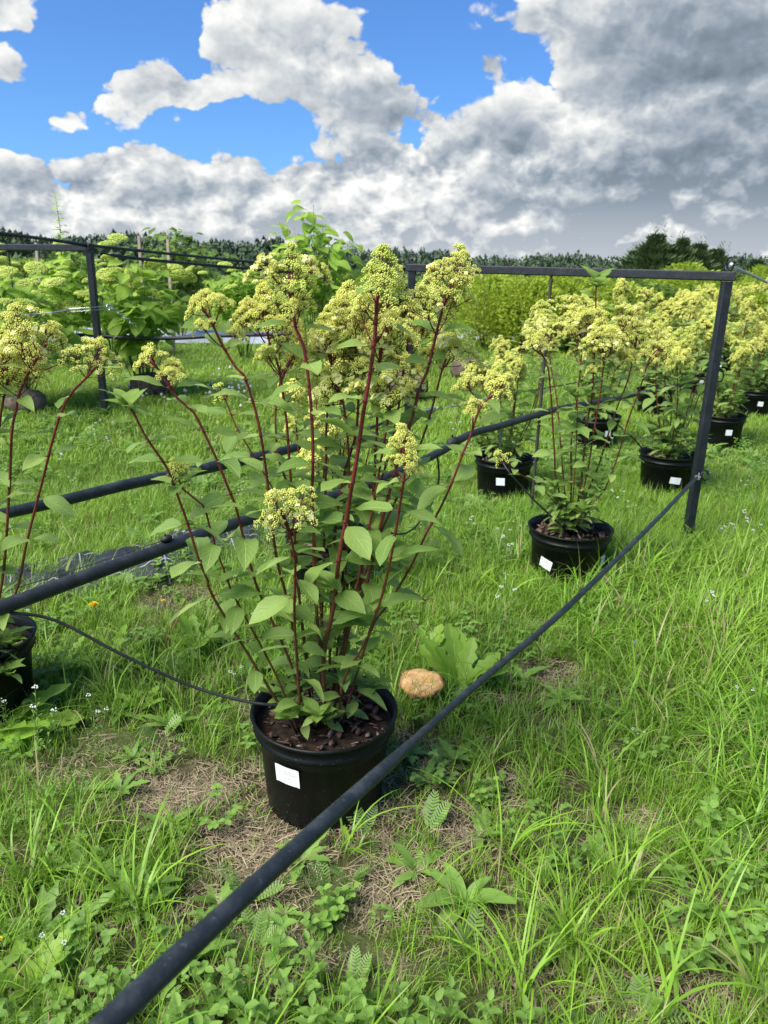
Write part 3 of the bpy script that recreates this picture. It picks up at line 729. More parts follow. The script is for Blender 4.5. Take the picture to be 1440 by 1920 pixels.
POT_H = .28; POT_R = .197; POT_B = .158
def pot_meshes():
    mb = MB()
    prof = [(POT_B - .012, .0), (POT_B, .004), (POT_B + .003, .03), (POT_R - .020, POT_H - .050), (POT_R - .008, POT_H - .047), (POT_R - .005, POT_H - .043), (POT_R - .011, POT_H - .040), (POT_R - .010, POT_H - .014), (POT_R - .001, POT_H - .011), (POT_R + .002, POT_H - .004), (POT_R - .003, POT_H), (POT_R - .008, POT_H - .003), (POT_R - .014, POT_H - .05), (POT_R - .026, POT_H - .09)]
    lathe_mb(mb, prof, 64)
    mb.add([(0, 0, .001)] + [((POT_B - .012) * math.cos(k * .3927), (POT_B - .012) * math.sin(k * .3927), .001) for k in range(16)], [(0, 1 + (k + 1) % 16, 1 + k) for k in range(16)])
    me = mb.mesh('pot', M['pot'])
    sb = MB(); seg = 48; rings = 10; V = [(0, 0, .245)]
    for i in range(1, rings + 1):
        for k in range(seg):
            a = 2 * math.pi * k / seg; r_ = (POT_R - .017) * i / rings
            V.append((r_ * math.cos(a), r_ * math.sin(a), POT_H - .052 + .010 * math.sin(a * 3 + i) * math.cos(i * 1.3) + .012 * (1 - i / rings) + rnd.uniform(-.003, .003)))
    F = [(0, 1 + k, 1 + (k + 1) % seg) for k in range(seg)] + [(1 + (i - 1) * seg + k, 1 + i * seg + k, 1 + i * seg + (k + 1) % seg, 1 + (i - 1) * seg + (k + 1) % seg) for i in range(1, rings) for k in range(seg)]
    sb.add(V, F); return me, sb.mesh('soil', M['soil'])
POTME, SOILME = pot_meshes()
def chip_mb():
    mb = MB(); n = 6; V = []
    L_, W_ = rnd.uniform(.7, 1.2), rnd.uniform(.35, .7)
    for z_, s_ in ((-.09, .85), (.09, 1.0)):
        for k in range(n): a = k * 6.283 / n + rnd.uniform(-.2, .2); V.append((L_ * s_ * math.cos(a) * rnd.uniform(.8, 1.1), W_ * s_ * math.sin(a) * rnd.uniform(.8, 1.1), z_ + .10 * math.sin(a * 2)))
    mb.add(V, [tuple(range(n - 1, -1, -1)), tuple(range(n, 2 * n))] + [(k, (k + 1) % n, n + (k + 1) % n, n + k) for k in range(n)]); return mb
CHIPMB = [chip_mb() for _ in range(6)]
CHIP = [c.mesh('bark_chip', M['bark']) for c in CHIPMB] + [c.mesh('bark_chip', M['barkdry']) for c in CHIPMB[:2]]
def chip_mx(r_):
    a = rnd.uniform(0, 6.28); rr = r_ * math.sqrt(rnd.random()); s_ = rnd.choice((.004, .006, .009, .012, .016, .021)) * rnd.uniform(.8, 1.2)
    return Matrix.Translation((rr * math.cos(a), rr * math.sin(a), POT_H - .046 + rnd.uniform(0, .012) + .01 * (1 - rr / r_))) @ Euler((rnd.gauss(0, .4), rnd.gauss(0, .4), rnd.uniform(0, 6.28))).to_matrix().to_4x4() @ Matrix.Diagonal((s_, s_, s_, 1))
MULCH = MB()
for _ in range(170): MULCH.merge(rnd.choice(CHIPMB), chip_mx(POT_R - .03), rnd.random())
MULCHME = MULCH.mesh('bark_mulch', M['barkdry'], smooth=False)

def curved_label(w_, h_, ang, z_, name='label_tag', tilt=0.0, lines=True):
    """paper sticker bent round the pot wall; ang = direction it faces"""
    mb = MB(); n = 8; V = []
    ra = lambda zz: POT_B + (POT_R - .020 - POT_B) * max(0, (zz - .03)) / (POT_H - .08) + .003 + .0022
    for j in range(3):
        for i in range(n + 1):
            u = (i / n - .5) * w_; v = (j / 2 - .5) * h_; uu = u * math.cos(tilt) - v * math.sin(tilt); vv = u * math.sin(tilt) + v * math.cos(tilt)
            zz = z_ + vv; r_ = ra(zz) + (.002 if i in (0, n) else 0); a = ang + uu / r_; V.append((r_ * math.cos(a), r_ * math.sin(a), zz))
    mb.add(V, [(j * (n + 1) + i, j * (n + 1) + i + 1, (j + 1) * (n + 1) + i + 1, (j + 1) * (n + 1) + i) for j in range(2) for i in range(n)])
    ik = MB()
    if lines:
        for (u0, u1, v) in ((-.13, .16, .24), (-.40, .42, .12), (-.20, .22, -.14), (-.16, -.12, -.26), (.1, .2, -.3), (.36, .38, .2), (-.2, -.17, .02), (.15, .17, -.02)):
            u = u0
            while u < u1:
                l_ = rnd.uniform(.015, .05); e = min(u1, u + l_)
                q = []
                for (aa, bb) in ((u, v - .012), (e, v - .012), (e, v + .012), (u, v + .012)):
                    uu = aa * w_ * math.cos(tilt) - bb * h_ * math.sin(tilt); vv = aa * w_ * math.sin(tilt) + bb * h_ * math.cos(tilt)
                    zz = z_ + vv; r_ = ra(zz) + .0008; a = ang + uu / r_; q.append((r_ * math.cos(a), r_ * math.sin(a), zz))
                ik.add(q, [(0, 1, 2, 3)]); u = e + rnd.uniform(.006, .02)
    return mb, ik

def stem_obj(pts, r0, r1, parent, step=.03, top=1.0):
    path, prm = smooth_path(pts, step); n = len(path); zs = [p.z for p in path]
    L_ = [0.0]
    for i in range(1, n): L_.append(L_[-1] + (path[i] - path[i - 1]).length)
    rr = [.92 * (r0 + (r1 - r0) * (l / L_[-1])) for l in L_]
    mb = MB(); tube_mb(mb, path, rr, 7, ht=[min(1, max(0, (z_ - .2) / 1.0)) * top for z_ in zs])
    return path, L_, rr, mb
def at_len(path, L_, s_):
    for i in range(1, len(path)):
        if L_[i] >= s_:
            t = (s_ - L_[i - 1]) / max(1e-6, L_[i] - L_[i - 1]); return path[i - 1].lerp(path[i], t), (path[i] - path[i - 1]).normalized()
    return path[-1], (path[-1] - path[-2]).normalized()

PLEN = {'cone': .135, 'tall': .155, 'broad': .12, 'pale': .075, 'small': .04, 'tiny': .026}
def add_stem(root, pts, r0, r1, flower=None, fscale=1.0, leaves=True, gap=.085, leafL=.10, side=2, topleaf=1, leafset=None, low=False, skip_low=.0, seed_off=0, lean_out=0.0, joined=None, youngtip=False, ysize=1.0):
    """one red stem with opposite leaf pairs and its flower head (stem > leaf, flower_panicle)"""
    path, L_, rr, mb = stem_obj(pts, r0, r1, root); tot = L_[-1]; nodes = []
    s_ = .04 + skip_low + rnd.uniform(0, .04); az_ = rnd.uniform(0, 3.14)
    items = []
    while s_ < tot - .01:
        f = s_ / tot; p, d = at_len(path, L_, s_); i = min(len(rr) - 1, int(f * len(rr)))
        # swollen node
        tube_mb(mb, [p - d * .006, p, p + d * .006], [rr[i] * 1.0, rr[i] * 1.35, rr[i] * 1.0], 7, ht=[min(1, max(0, p.z - .2) + .1)] * 3, cap=False)
        if leaves and (f < .985):
            Ls = leafL * (.72 + .45 * math.sin(math.pi * min(1, f * .8 + .18))) * rnd.uniform(.8, 1.15)
            if f > .85: Ls *= 1.0
            if p.z < .62: Ls *= .80
            for q in (0, math.pi):
                if rnd.random() < .06: continue
                a = az_ + q + rnd.uniform(-.35, .35); el_ = rnd.uniform(-.35, .55) if f < .75 else rnd.uniform(-.1, .6)
                dd = Vector((math.cos(a), math.sin(a), el_)).normalized(); b_ = p + dd * (rr[i] + .012)
                tube_mb(mb, [p, p + dd * (rr[i] + .014)], [.0016, .0012], 4, ht=[.75, .7], cap=False)
                items.append(('leaf', b_, dd, Ls, rnd.uniform(-.5, .5)))
        if flower and side and tot - s_ < (.20 if side > 1 else .11) and tot - s_ > .04:
            for q in (0, math.pi):
                a = az_ + q + 1.2 + rnd.uniform(-.3, .3); ln = rnd.uniform(.035, .075) * fscale; dd = Vector((math.cos(a), math.sin(a), 1.0)).normalized(); e = p + dd * ln
                tube_mb(mb, [p, p + dd * ln * .5 + Vector((0, 0, -.003)), e], [.0022, .0018, .0015], 5, ht=[.95, .95, .9], cap=False)
                items.append(('fl', e - dd * .01, dd + Vector((0, 0, .7)), 'small' if (side == 1 or rnd.random() < .4) else rnd.choice(('broad', 'pale')), fscale * rnd.uniform(.6, .85)))
        az_ += math.pi / 2 + rnd.uniform(-.25, .25); s_ += gap * rnd.uniform(.75, 1.3) * (1 if f < .7 else .75)
    tip, d = at_len(path, L_, tot)
    if flower:
        bp, _ = at_len(path, L_, max(.05, tot - PLEN[flower] * fscale * .62)); items.append(('fl', bp, d + Vector((0, 0, .4)), flower, fscale))
    if youngtip or not flower:
        for k in range(8):
            a = k * 1.571 + (k // 4) * .8; items.append(('young', tip - d * .004 * (8 - k), Vector((math.cos(a), math.sin(a), .5 + .25 * (k // 2))), rnd.uniform(.04, .07) * ysize, 0))
    if joined is not None:
        joined['stem'].merge(mb)
        for it in items:
            if it[0] in ('leaf', 'young'): joined['leaf'].merge(rnd.choice(LEAFMB), leaf_matrix(it[1], it[2], it[3], it[4]), rnd.random())
        for it in items:
            if it[0] == 'fl' and (it[3] != 'small' or rnd.random() < .7):
                me = rnd.choice(PLOW); d3, a3, b3 = frame_at(it[2]); m_ = Matrix.Identity(4)
                for j in range(3): m_[j][0] = a3[j] * it[4]; m_[j][1] = b3[j] * it[4]; m_[j][2] = d3[j] * it[4]; m_[j][3] = it[1][j]
                link('flower_panicle', me, root, m_)
        return None
    so_ = build(mb, 'stem', M['stem'], root)
    for it in items:
        if it[0] == 'leaf': link('leaf', rnd.choice(leafset or LEAF), so_, leaf_matrix(it[1], it[2], it[3], it[4])); COUNT[0] += 1
        elif it[0] == 'young': link('leaf', rnd.choice(LEAFY), so_, leaf_matrix(it[1], it[2], it[3], 0))
        else:
            d3, a3, b3 = frame_at(it[2]); m_ = Matrix.Identity(4); sc_ = it[4]
            for j in range(3): m_[j][0] = a3[j] * sc_; m_[j][1] = b3[j] * sc_; m_[j][2] = d3[j] * sc_; m_[j][3] = it[1][j]
            link('flower_panicle', rnd.choice(PLOW) if low else rnd.choice(PAN[it[3]]), so_, m_)
    return so_
COUNT = [0]
def add_pot(root, labels, chips=True, tiltlab=True):
    p = link('pot', POTME, root); link('soil', SOILME, root)
    if chips:
        so_ = root.children[-1] if False else None
        for _ in range(190):
            link('bark_chip', rnd.choice(CHIP), root, chip_mx(POT_R - .03))
    else:
        tag(link('bark_mulch', MULCHME, root), kind='stuff')
    for (w_, h_, ang, z_, tl) in labels:
        mb, ik = curved_label(w_, h_, ang, z_, tilt=tl)
        lo = build(mb, 'label_tag', M['label'], p)
        if ik.n and chips: build(ik, 'label_text', M['ink'], p)

# ------------------------------------------------------------------ the front hydrangea, stem by stem
mainloc = Vector((A0.x, A0.y, zgf(A0.x, A0.y)))
main = empty('potted_hydrangea', mainloc, 'largest hydrangea, centre foreground, red stems rising from a black pot with white label', 'potted plant', 'potted hydrangeas with cream flowers')
POTYAW = math.atan2(-1.74, .15)
add_pot(main, [(.073, .055, math.radians(-90 - 28), .175, .0)])
D0 = A0.y
MAIN = [  # pixels from base to tip, depth offset at tip, radii, flower kind, scale, side branches
 ([(605, 1310), (600, 1225), (590, 1097), (588, 993), (585, 930), (587, 857), (583, 757), (570, 653), (555, 617), (544, 552), (542, 512)], -.02, .0052, .0038, 'tall', 1.0, 2),
 ([(610, 1305), (607, 1233), (626, 1134), (636, 1045), (649, 975), (658, 920), (670, 853), (682, 770), (694, 700), (703, 631), (707, 562), (716, 515)], -.08, .0068, .0045, 'cone', 1.05, 2),
 ([(625, 1310), (640, 1230), (660, 1150), (688, 1091), (713, 987), (735, 905), (757, 830), (774, 779), (788, 721), (801, 696), (822, 609), (837, 559), (860, 512)], .04, .0052, .0036, 'tall', .95, 2),
 ([(570, 1305), (553, 1200), (535, 1110), (523, 1067), (513, 1007), (502, 907), (493, 840), (480, 773), (457, 703), (443, 690), (417, 647), (393, 597), (377, 575)], .0, .0046, .0032, 'small', 1.0, 1),
 ([(575, 1300), (550, 1257), (487, 1113), (477, 1083), (463, 1037), (450, 980), (440, 943), (433, 927), (407, 863), (387, 820), (363, 773), (333, 747), (300, 697), (280, 672)], -.10, .0042, .0030, 'small', 1.0, 1),
 ([(555, 1310), (500, 1283), (400, 1120), (390, 1090), (373, 1050), (360, 1007), (347, 967), (327, 913), (313, 877), (290, 843), (270, 813), (250, 773), (235, 752)], -.18, .0042, .0028, None, 1.0, 0),
 ([(560, 1310), (518, 1267), (440, 1120), (430, 1097), (407, 1033), (392, 983), (380, 947), (343, 917), (330, 880)], -.12, .0036, .0024, 'small', .9, 0),
 ([(590, 1290), (560, 1120), (530, 960), (490, 880), (473, 850), (443, 800), (423, 750), (415, 738)], .16, .0028, .0020, 'tiny', 1.2, 0),
 ([(585, 1290), (562, 1127), (547, 923), (540, 827), (537, 787), (523, 690), (508, 650), (495, 600), (490, 575)], .08, .0044, .0032, 'cone', .95, 2),
 ([(565, 1310), (553, 1177), (553, 1100), (553, 1050), (540, 985), (525, 955)], -.26, .0040, .0030, 'broad', .95, 1),
 ([(635, 1305), (643, 1280), (683, 1207), (710, 1137), (725, 1082), (733, 1045), (743, 990), (751, 938), (759, 883), (756, 830)], -.17, .0042, .0030, 'cone', .72, 1),
 ([(640, 1300), (693, 1187), (725, 1137), (759, 1082), (780, 1042), (801, 996), (820, 963), (841, 920), (858, 877), (869, 847), (881, 819), (899, 767), (917, 746), (930, 730)], -.05, .0040, .0028, 'small', 1.1, 1),
 ([(625, 1300), (650, 1200), (673, 1112), (682, 1039), (691, 990), (702, 899), (704, 847), (707, 801), (708, 715), (715, 650), (725, 620)], .12, .0046, .0034, 'broad', 1.05, 2),
 ([(600, 1290), (605, 1100), (610, 950), (612, 801), (616, 761), (623, 715), (620, 660), (618, 630)], .18, .0044, .0034, 'broad', 1.1, 2),
 ([(615, 1290), (625, 1050), (640, 914), (658, 847), (668, 810), (672, 740), (668, 670), (662, 610), (660, 575)], .15, .0044, .0034, 'broad', 1.15, 2),
 ([(612, 1290), (600, 1127), (585, 1000), (528, 880), (517, 807), (520, 740), (535, 690), (548, 668)], .22, .0036, .0028, 'broad', 1.0, 1),
 ([(620, 1295), (652, 1150), (690, 980), (730, 850), (748, 760), (757, 690), (765, 640), (768, 605)], .20, .0040, .0030, 'broad', 1.05, 2),
 ([(618, 1290), (640, 1150), (650, 1040), (655, 900), (650, 800), (640, 740), (628, 720)], .10, .0036, .0030, 'pale', 1.2, 1),
 ([(622, 1292), (665, 1120), (690, 1000), (715, 860), (730, 770), (735, 730)], .02, .0036, .0030, 'pale', 1.15, 1),
 ([(625, 1295), (660, 1160), (705, 1020), (760, 900), (800, 800), (830, 690), (845, 655)], .10, .0036, .0028, 'pale', 1.0, 1),
]
for pts, off, r0, r1, fl, fs, sd_ in MAIN:
    y0_, y1_ = pts[0][1], pts[-1][1]; P3 = []
    for (px, py) in pts:
        t = (y0_ - py) / max(1, y0_ - y1_); t = max(0, min(1, t))
        o0 = max(-.05, min(.06, off * .4))
        P3.append(atY(px, py, D0 + o0 + (off - o0) * t) - mainloc)
    P3[0].z = POT_H - .05
    add_stem(main, P3, r0, r1, fl, fs, gap=.088, leafL=.092, side=sd_, skip_low=rnd.choice((.06, .16, .26)) if len(pts) > 6 else .05, youngtip=(fl is None))
# small leafy basal shoots over the soil
for k in range(9):
    a = rnd.uniform(0, 6.28); ln = rnd.uniform(.05, .12); b_ = Vector((math.cos(a) * .03, math.sin(a) * .03, POT_H - .05)); e = b_ + Vector((math.cos(a) * ln, math.sin(a) * ln, rnd.uniform(.05, .13)))
    add_stem(main, [b_, b_.lerp(e, .5) + Vector((0, 0, .02)), e], .0022, .0014, None, leaves=True, gap=.05, leafL=.062)
print('leaves main', COUNT)

# ------------------------------------------------------------------ second hydrangea of the front row (traced) and the left one
def traced(root, loc, Dy, lst, gap=.10, leafL=.085, low=False):
    for pts, off, r0, r1, fl, fs, sd_ in lst:
        y0_, y1_ = pts[0][1], pts[-1][1]; P3 = []
        for (px, py) in pts:
            t = max(0, min(1, (y0_ - py) / max(1, y0_ - y1_))); P3.append(atY(px, py, Dy + off * t) - loc)
        P3[0].z = max(P3[0].z, POT_H - .05)
        add_stem(root, P3, r0, r1, fl, fs, gap=gap, leafL=leafL, side=sd_, low=low, youngtip=fl is None, ysize=1.8 if (fl is None and r0 > .005) else 1.0)
p1 = A0 + ROW; loc1 = Vector((p1.x, p1.y, zgf(p1.x, p1.y)))
hyd1 = empty('potted_hydrangea', loc1, 'hydrangea just left of the right post, its leafy tip reaching above the crossbar', 'potted plant', 'potted hydrangeas with cream flowers')
add_pot(hyd1, [(.065, .05, math.radians(-90 - 48), .13, -.25), (.04, .05, math.radians(-90 + 50), .15, .1)], chips=True)
traced(hyd1, loc1, p1.y, [
 ([(1062, 995), (1047, 917), (1041, 889), (1040, 856), (1037, 809), (1032, 731), (1024, 677), (1004, 657), (995, 645)], -.1, .005, .0035, 'broad', 1.15, 1),
 ([(1068, 995), (1085, 933), (1090, 897), (1101, 793), (1109, 750), (1113, 692), (1117, 591), (1117, 556), (1119, 525)], 0, .0055, .0035, None, 1, 0),
 ([(1066, 995), (1071, 921), (1071, 830), (1078, 782), (1088, 692), (1090, 638), (1082, 600)], .05, .005, .0035, 'broad', 1.35, 2),
 ([(1072, 995), (1102, 921), (1122, 873), (1152, 778), (1176, 716), (1191, 653), (1197, 615)], .08, .005, .0035, 'cone', 1.25, 2),
 ([(1075, 998), (1118, 937), (1134, 917), (1158, 857), (1176, 793), (1199, 731), (1218, 673), (1234, 655)], -.12, .0045, .003, 'broad', 1.1, 1),
 ([(1070, 995), (1098, 900), (1115, 800), (1128, 720), (1132, 665), (1130, 630)], -.06, .0045, .0035, 'broad', 1.5, 2),
 ([(1060, 998), (1065, 977), (1021, 921), (970, 885), (937, 860)], -.15, .0028, .002, 'tiny', 1.6, 0),
 ([(1070, 995), (1078, 880), (1082, 800), (1082, 758), (1074, 735)], -.05, .003, .002, None, 1, 0),
 ([(1066, 995), (1055, 880), (1045, 760), (1030, 660), (1040, 610), (1035, 590)], .2, .004, .003, 'cone', 1.2, 2)], gap=.085, leafL=.085)
for k in range(12):
    a = rnd.uniform(0, 6.28); ln = rnd.uniform(.04, .14); b_ = Vector((math.cos(a) * .03, math.sin(a) * .03, POT_H - .05)); e = b_ + Vector((math.cos(a) * ln, math.sin(a) * ln, rnd.uniform(.08, .28)))
    add_stem(hyd1, [b_, b_.lerp(e, .5) + Vector((0, 0, .02)), e], .0022, .0014, None, gap=.045, leafL=.065)

xl, yl = -1.30, 2.08; locl = Vector((xl, yl, zgf(xl, yl)))
hydl = empty('potted_hydrangea', locl, 'hydrangea at the left edge of the photo, its black pot cut off by the frame', 'potted plant', 'potted hydrangeas with cream flowers')
add_pot(hydl, [(.065, .05, math.radians(-55), .12, .1)], chips=True)
traced(hydl, locl, yl, [
 ([(-30, 1215), (3, 1097), (17, 927), (22, 813), (30, 770), (38, 733), (70, 670), (86, 645)], -.05, .005, .0038, 'broad', 1.25, 2),
 ([(-20, 1215), (30, 1110), (50, 1017), (80, 900), (103, 810), (127, 747), (170, 700), (190, 675)], -.1, .005, .0035, 'broad', .95, 1),
 ([(-40, 1215), (-20, 950), (3, 770), (17, 707), (28, 670)], .05, .005, .0035, 'broad', 1.3, 2),
 ([(-50, 1215), (-45, 1000), (-30, 800), (-5, 720), (10, 690)], .0, .0045, .0035, 'broad', 1.2, 1),
 ([(-70, 1215), (-80, 950), (-90, 750), (-95, 620)], .0, .0045, .0035, 'cone', 1.2, 2),
 ([(-90, 1215), (-150, 950), (-190, 700)], .0, .0045, .0035, 'cone', 1.1, 2)], gap=.12, leafL=.09)
for (a, ln, hh) in ((-.3, .16, .02), (-.6, .20, -.04), (-1.0, .2, .05), (-.1, .12, .12), (-1.4, .18, .0), (-.8, .12, .10), (2.5, .15, .1)):
    b_ = Vector((math.cos(a) * .03, math.sin(a) * .03, POT_H - .05)); e = b_ + Vector((math.cos(a) * ln, math.sin(a) * ln, hh + .03))
    add_stem(hydl, [b_, b_.lerp(e, .5) + Vector((0, 0, .06)), e], .0024, .0016, None, gap=.05, leafL=.088)

# ------------------------------------------------------------------ generic hydrangeas of the two rows
def gen_plant(root, n, H, spread, low, joined, leafL=.10, gap=.075, basal=14):
    jd = {'stem': MB(), 'leaf': MB()} if joined else None
    for k in range(n):
        a = k * 2.4 + rnd.uniform(-.4, .4); r_ = spread * math.sqrt((k + .6) / n) * rnd.uniform(.8, 1.15); hh = H * rnd.uniform(.72, 1.10) * (1 - .12 * (r_ / spread))
        b_ = Vector((math.cos(a) * .035, math.sin(a) * .035, POT_H - .05)); e = Vector((math.cos(a) * r_, math.sin(a) * r_, hh))
        mid = b_.lerp(e, .5) + Vector((math.cos(a) * r_ * .12, math.sin(a) * r_ * .12, .0)) + Vector((rnd.gauss(0, .015), rnd.gauss(0, .015), 0))
        fl = rnd.choice(('broad', 'broad', 'cone')) if rnd.random() < .9 else None
        add_stem(root, [b_, mid, e], .0048, .003, fl, rnd.uniform(.8, 1.08), gap=gap, leafL=leafL, side=2, low=low, joined=jd)
    for k in range(basal):
        a = rnd.uniform(0, 6.28); ln = rnd.uniform(.05, .2); b_ = Vector((math.cos(a) * .03, math.sin(a) * .03, POT_H - .05)); e = b_ + Vector((math.cos(a) * ln, math.sin(a) * ln, rnd.uniform(.1, .35)))
        add_stem(root, [b_, b_.lerp(e, .5) + Vector((0, 0, .02)), e], .0022, .0014, None, gap=.055, leafL=.07, joined=jd)
    if joined:
        build(jd['stem'], 'stem', M['stem'], root); tag(build(jd['leaf'], 'foliage', M['leaf'], root), kind='stuff')
G1 = 'potted hydrangeas with cream flowers'
def generic(p, label, n=10, H=1.15, spread=.30, joined=False, labels=None, **kw):
    l_ = Vector((p.x, p.y, zgf(p.x, p.y))); o = empty('potted_hydrangea', l_, label, 'potted plant', G1)
    add_pot(o, labels if labels is not None else [(.055, .05, math.radians(-90 + rnd.uniform(-15, 25)), .15, rnd.uniform(-.1, .1))], chips=False)
    gen_plant(o, n, H, spread, True, joined, **kw); return o
# directly behind the front one: only lowish shoots, since its flowers merge with the front plant's
generic(B0, 'hydrangea whose black pot shows behind the stems of the largest one', 8, 1.05, .22, labels=[], leafL=.085)
generic(B0 + ROW, 'hydrangea in the pot left of the thin ribbed rod, square white label', 9, 1.22, .30)
generic(A0 + ROW * 2, 'hydrangea in the tilted pot left of the leaning black post', 9, 1.28, .34, labels=[(.07, .045, math.radians(-90 - 2), .13, -.1)])
generic(B0 + ROW * 2, 'hydrangea in the third pot of the back row, behind the grey pipe', 10, 1.28, .30)
generic(A0 + ROW * 3, 'hydrangea in the pot just right of the leaning black post', 9, 1.2, .34)
protos = []
for i in range(3):
    p = (A0 + ROW * 4, B0 + ROW * 3, B0 + ROW * 4)[i]
    protos.append(generic(p, ('hydrangea furthest along the front row, pot hidden in grass by the right edge', 'fourth hydrangea of the back row, under the crossbar', 'fifth hydrangea of the back row, behind the crossbar')[i], 14, 1.28, .34, joined=True, gap=.08, leafL=.11))
bpy.context.view_layer.update()
for o in protos: CH[o.name] = list(o.children)
far_sp = []
PERP = Vector((-ROWD.y, ROWD.x))
for k in range(5, 10): far_sp += [A0 + ROW * k, B0 + ROW * k]
CRow = B0 - PERP * 4.0
for k in range(3, 9): far_sp += [A0 + ROW * k - PERP * 2.1, A0 + ROW * (k + .4) - PERP * 3.4]
for k in range(4, 10): far_sp += [A0 + ROW * k - PERP * 4.9]
for i, p in enumerate(far_sp):
    if p.x > p.y * .62 + 1.5: continue
    c = copy_tree(protos[i % 3]); c.location = (p.x + rnd.uniform(-.1, .1), p.y + rnd.uniform(-.1, .1), zgf(p.x, p.y)); c.rotation_euler = (0, 0, rnd.uniform(0, 6.28)); s_ = rnd.uniform(.92, 1.08); c.scale = (s_, s_, s_)
    c['label'] = 'one of the hydrangeas massed far down the rows on the right'

# ------------------------------------------------------------------ frames of black square tube
def ground_z(p): return zgf(p.x, p.y)
def frame_thing(name, posts, top, w_, rods, label, extra):
    """posts: ground xy of the two uprights"""
    a, b = posts; root = empty(name, (a.x, a.y, ground_z(a)), label, 'trellis'); O = Vector(root.location)
    tops = []
    for p, zt in zip(posts, top):
        m_ = MB(); bar_mb(m_, (p.x - O.x, p.y - O.y, ground_z(p) - .1 - O.z), (p.x - O.x, p.y - O.y, zt - w_ / 2 - .001 - O.z), w_); build(m_, 'post', M['steel_black'], root, smooth=False)
        tops.append(Vector((p.x - O.x, p.y - O.y, zt - O.z)))
    d = (tops[1] - tops[0]).normalized(); m_ = MB(); bar_mb(m_, tops[0] - d * .03, tops[1] + d * .03, w_ * .98); build(m_, 'crossbar', M['steel_black'], root, smooth=False)
    for (t, zb, rz_) in rods:
        q = tops[0].lerp(tops[1], t); m_ = MB(); bot = Vector((q.x, q.y, zb - O.z)) ; n = 90
        pts = [q.lerp(bot, i / n) - Vector((0, 0, w_ * .5)) for i in range(n + 1)]
        tube_mb(m_, pts, [rz_ * (1.0 if i % 2 else 1.22) for i in range(n + 1)], 7); build(m_, 'rod', M['rebar'], root)
    for (c, nn, R_, r_) in extra:
        m_ = MB(); torus_mb(m_, Vector(c) - O, nn, R_, r_); build(m_, 'eye_ring', M['steel_black'], root)
    return root
PR = gp(1285, 1030); D_ = Vector((-.839, .545)); PRx = Vector((PR.x, PR.y)); PM_ = PRx + D_ * 1.80
ztR = 1.415; ztM = 1.43
r3 = Vector((ROWD.x, ROWD.y, 0))
eyeR = Vector((PR.x, PR.y, 0)) + Vector((r3.x, r3.y, 0)) * .045
frame_thing('wire_trellis', [PRx, PM_], [ztR, ztM], .046, [(.50, .02, .0085)], 'black square-tube frame with a rod and eye rings, spanning the right half of the photo', [
    ((PR.x, PR.y, ztR + .055), (1, .2, 0), .032, .005), ((PM_.x, PM_.y, ztM + .055), (.3, 1, 0), .026, .005),
    (Vector((PR.x + .03, PR.y - .03, .42)), (.5, -.8, .3), .026, .005), (Vector((PR.x + .045, PR.y + .02, .93)), (.4, -.9, .1), .028, .004), (Vector((PM_.x, PM_.y - .04, .66)), (1, 0, 0), .025, .004)])
PLx = PRx + D_ * 4.93
frame_thing('wire_trellis', [PLx, PLx + D_ * 1.9], [1.545, 1.55], .055, [(.62, .3, .009)], 'black square-tube frame standing left behind the hydrangeas', [
    ((PLx.x, PLx.y, 1.6), (.3, 1, 0), .03, .005), ((PLx.x + .04, PLx.y, 1.13), (.4, -.9, .1), .032, .005)])
PF = PLx + ROWD * 9
# ------------------------------------------------------------------ cables, pipes and tubes
def cable(name, pts, px_w, m_, label, cat, sides=12, step=.06, wob=0):
    path, prm = smooth_path(pts, step); n = len(path)
    rad = []
    for i in range(n):
        k = min(len(pts) - 2, int(prm[i])); t = prm[i] - k; r_ = px_w[k] * (1 - t) + px_w[k + 1] * t; rad.append(r_ + (rnd.uniform(-wob, wob) if wob else 0))
    mb = MB(); tube_mb(mb, path, rad, sides); o = build(mb, name, m_); tag(o, label, cat); return o
def row_pt(px, py, through):
    """point of a sight line in the vertical plane through `through` that runs along the rows"""
    r = ray(px, py); nrm = Vector((ROWD.y, -ROWD.x)); k = (Vector((through.x, through.y)).dot(nrm) - 0) / (r.x * nrm.x + r.y * nrm.y); return CAM + r * k
def dep(p): return (p - CAM).dot(FWD)
a_ = atY(1310, 893, PR.y - .02); P0 = CAM + ray(200, 1922) * .70; Pm1 = CAM + ray(20, 2090) * .60
W = [(120, 2000, 66), (250, 1873, 60), (500, 1640, 42), (640, 1512, 35), (735, 1427, 28), (772, 1392, 18), (900, 1278, 16), (1040, 1160, 13.5), (1150, 1055, 11.5), (1240, 965, 9.5), (1295, 907, 8)]
z0i, z1i = 1 / .66, 1 / dep(a_); pts = []; wd = []
for (px, py, ww) in W:
    s_ = (px - 120) / (1310 - 120); z_ = 1 / (z0i * (1 - s_) + z1i * s_); pts.append(CAM + ray(px, py) * z_); wd.append(ww * z_ / FPX / 2 * .86)
cable('sheathed_cable', pts + [a_], wd + [.004], M['hose'], 'thick black rubber-sheathed guy cable running from the bottom edge up to the right post', 'cable', 14, .035, .00035)
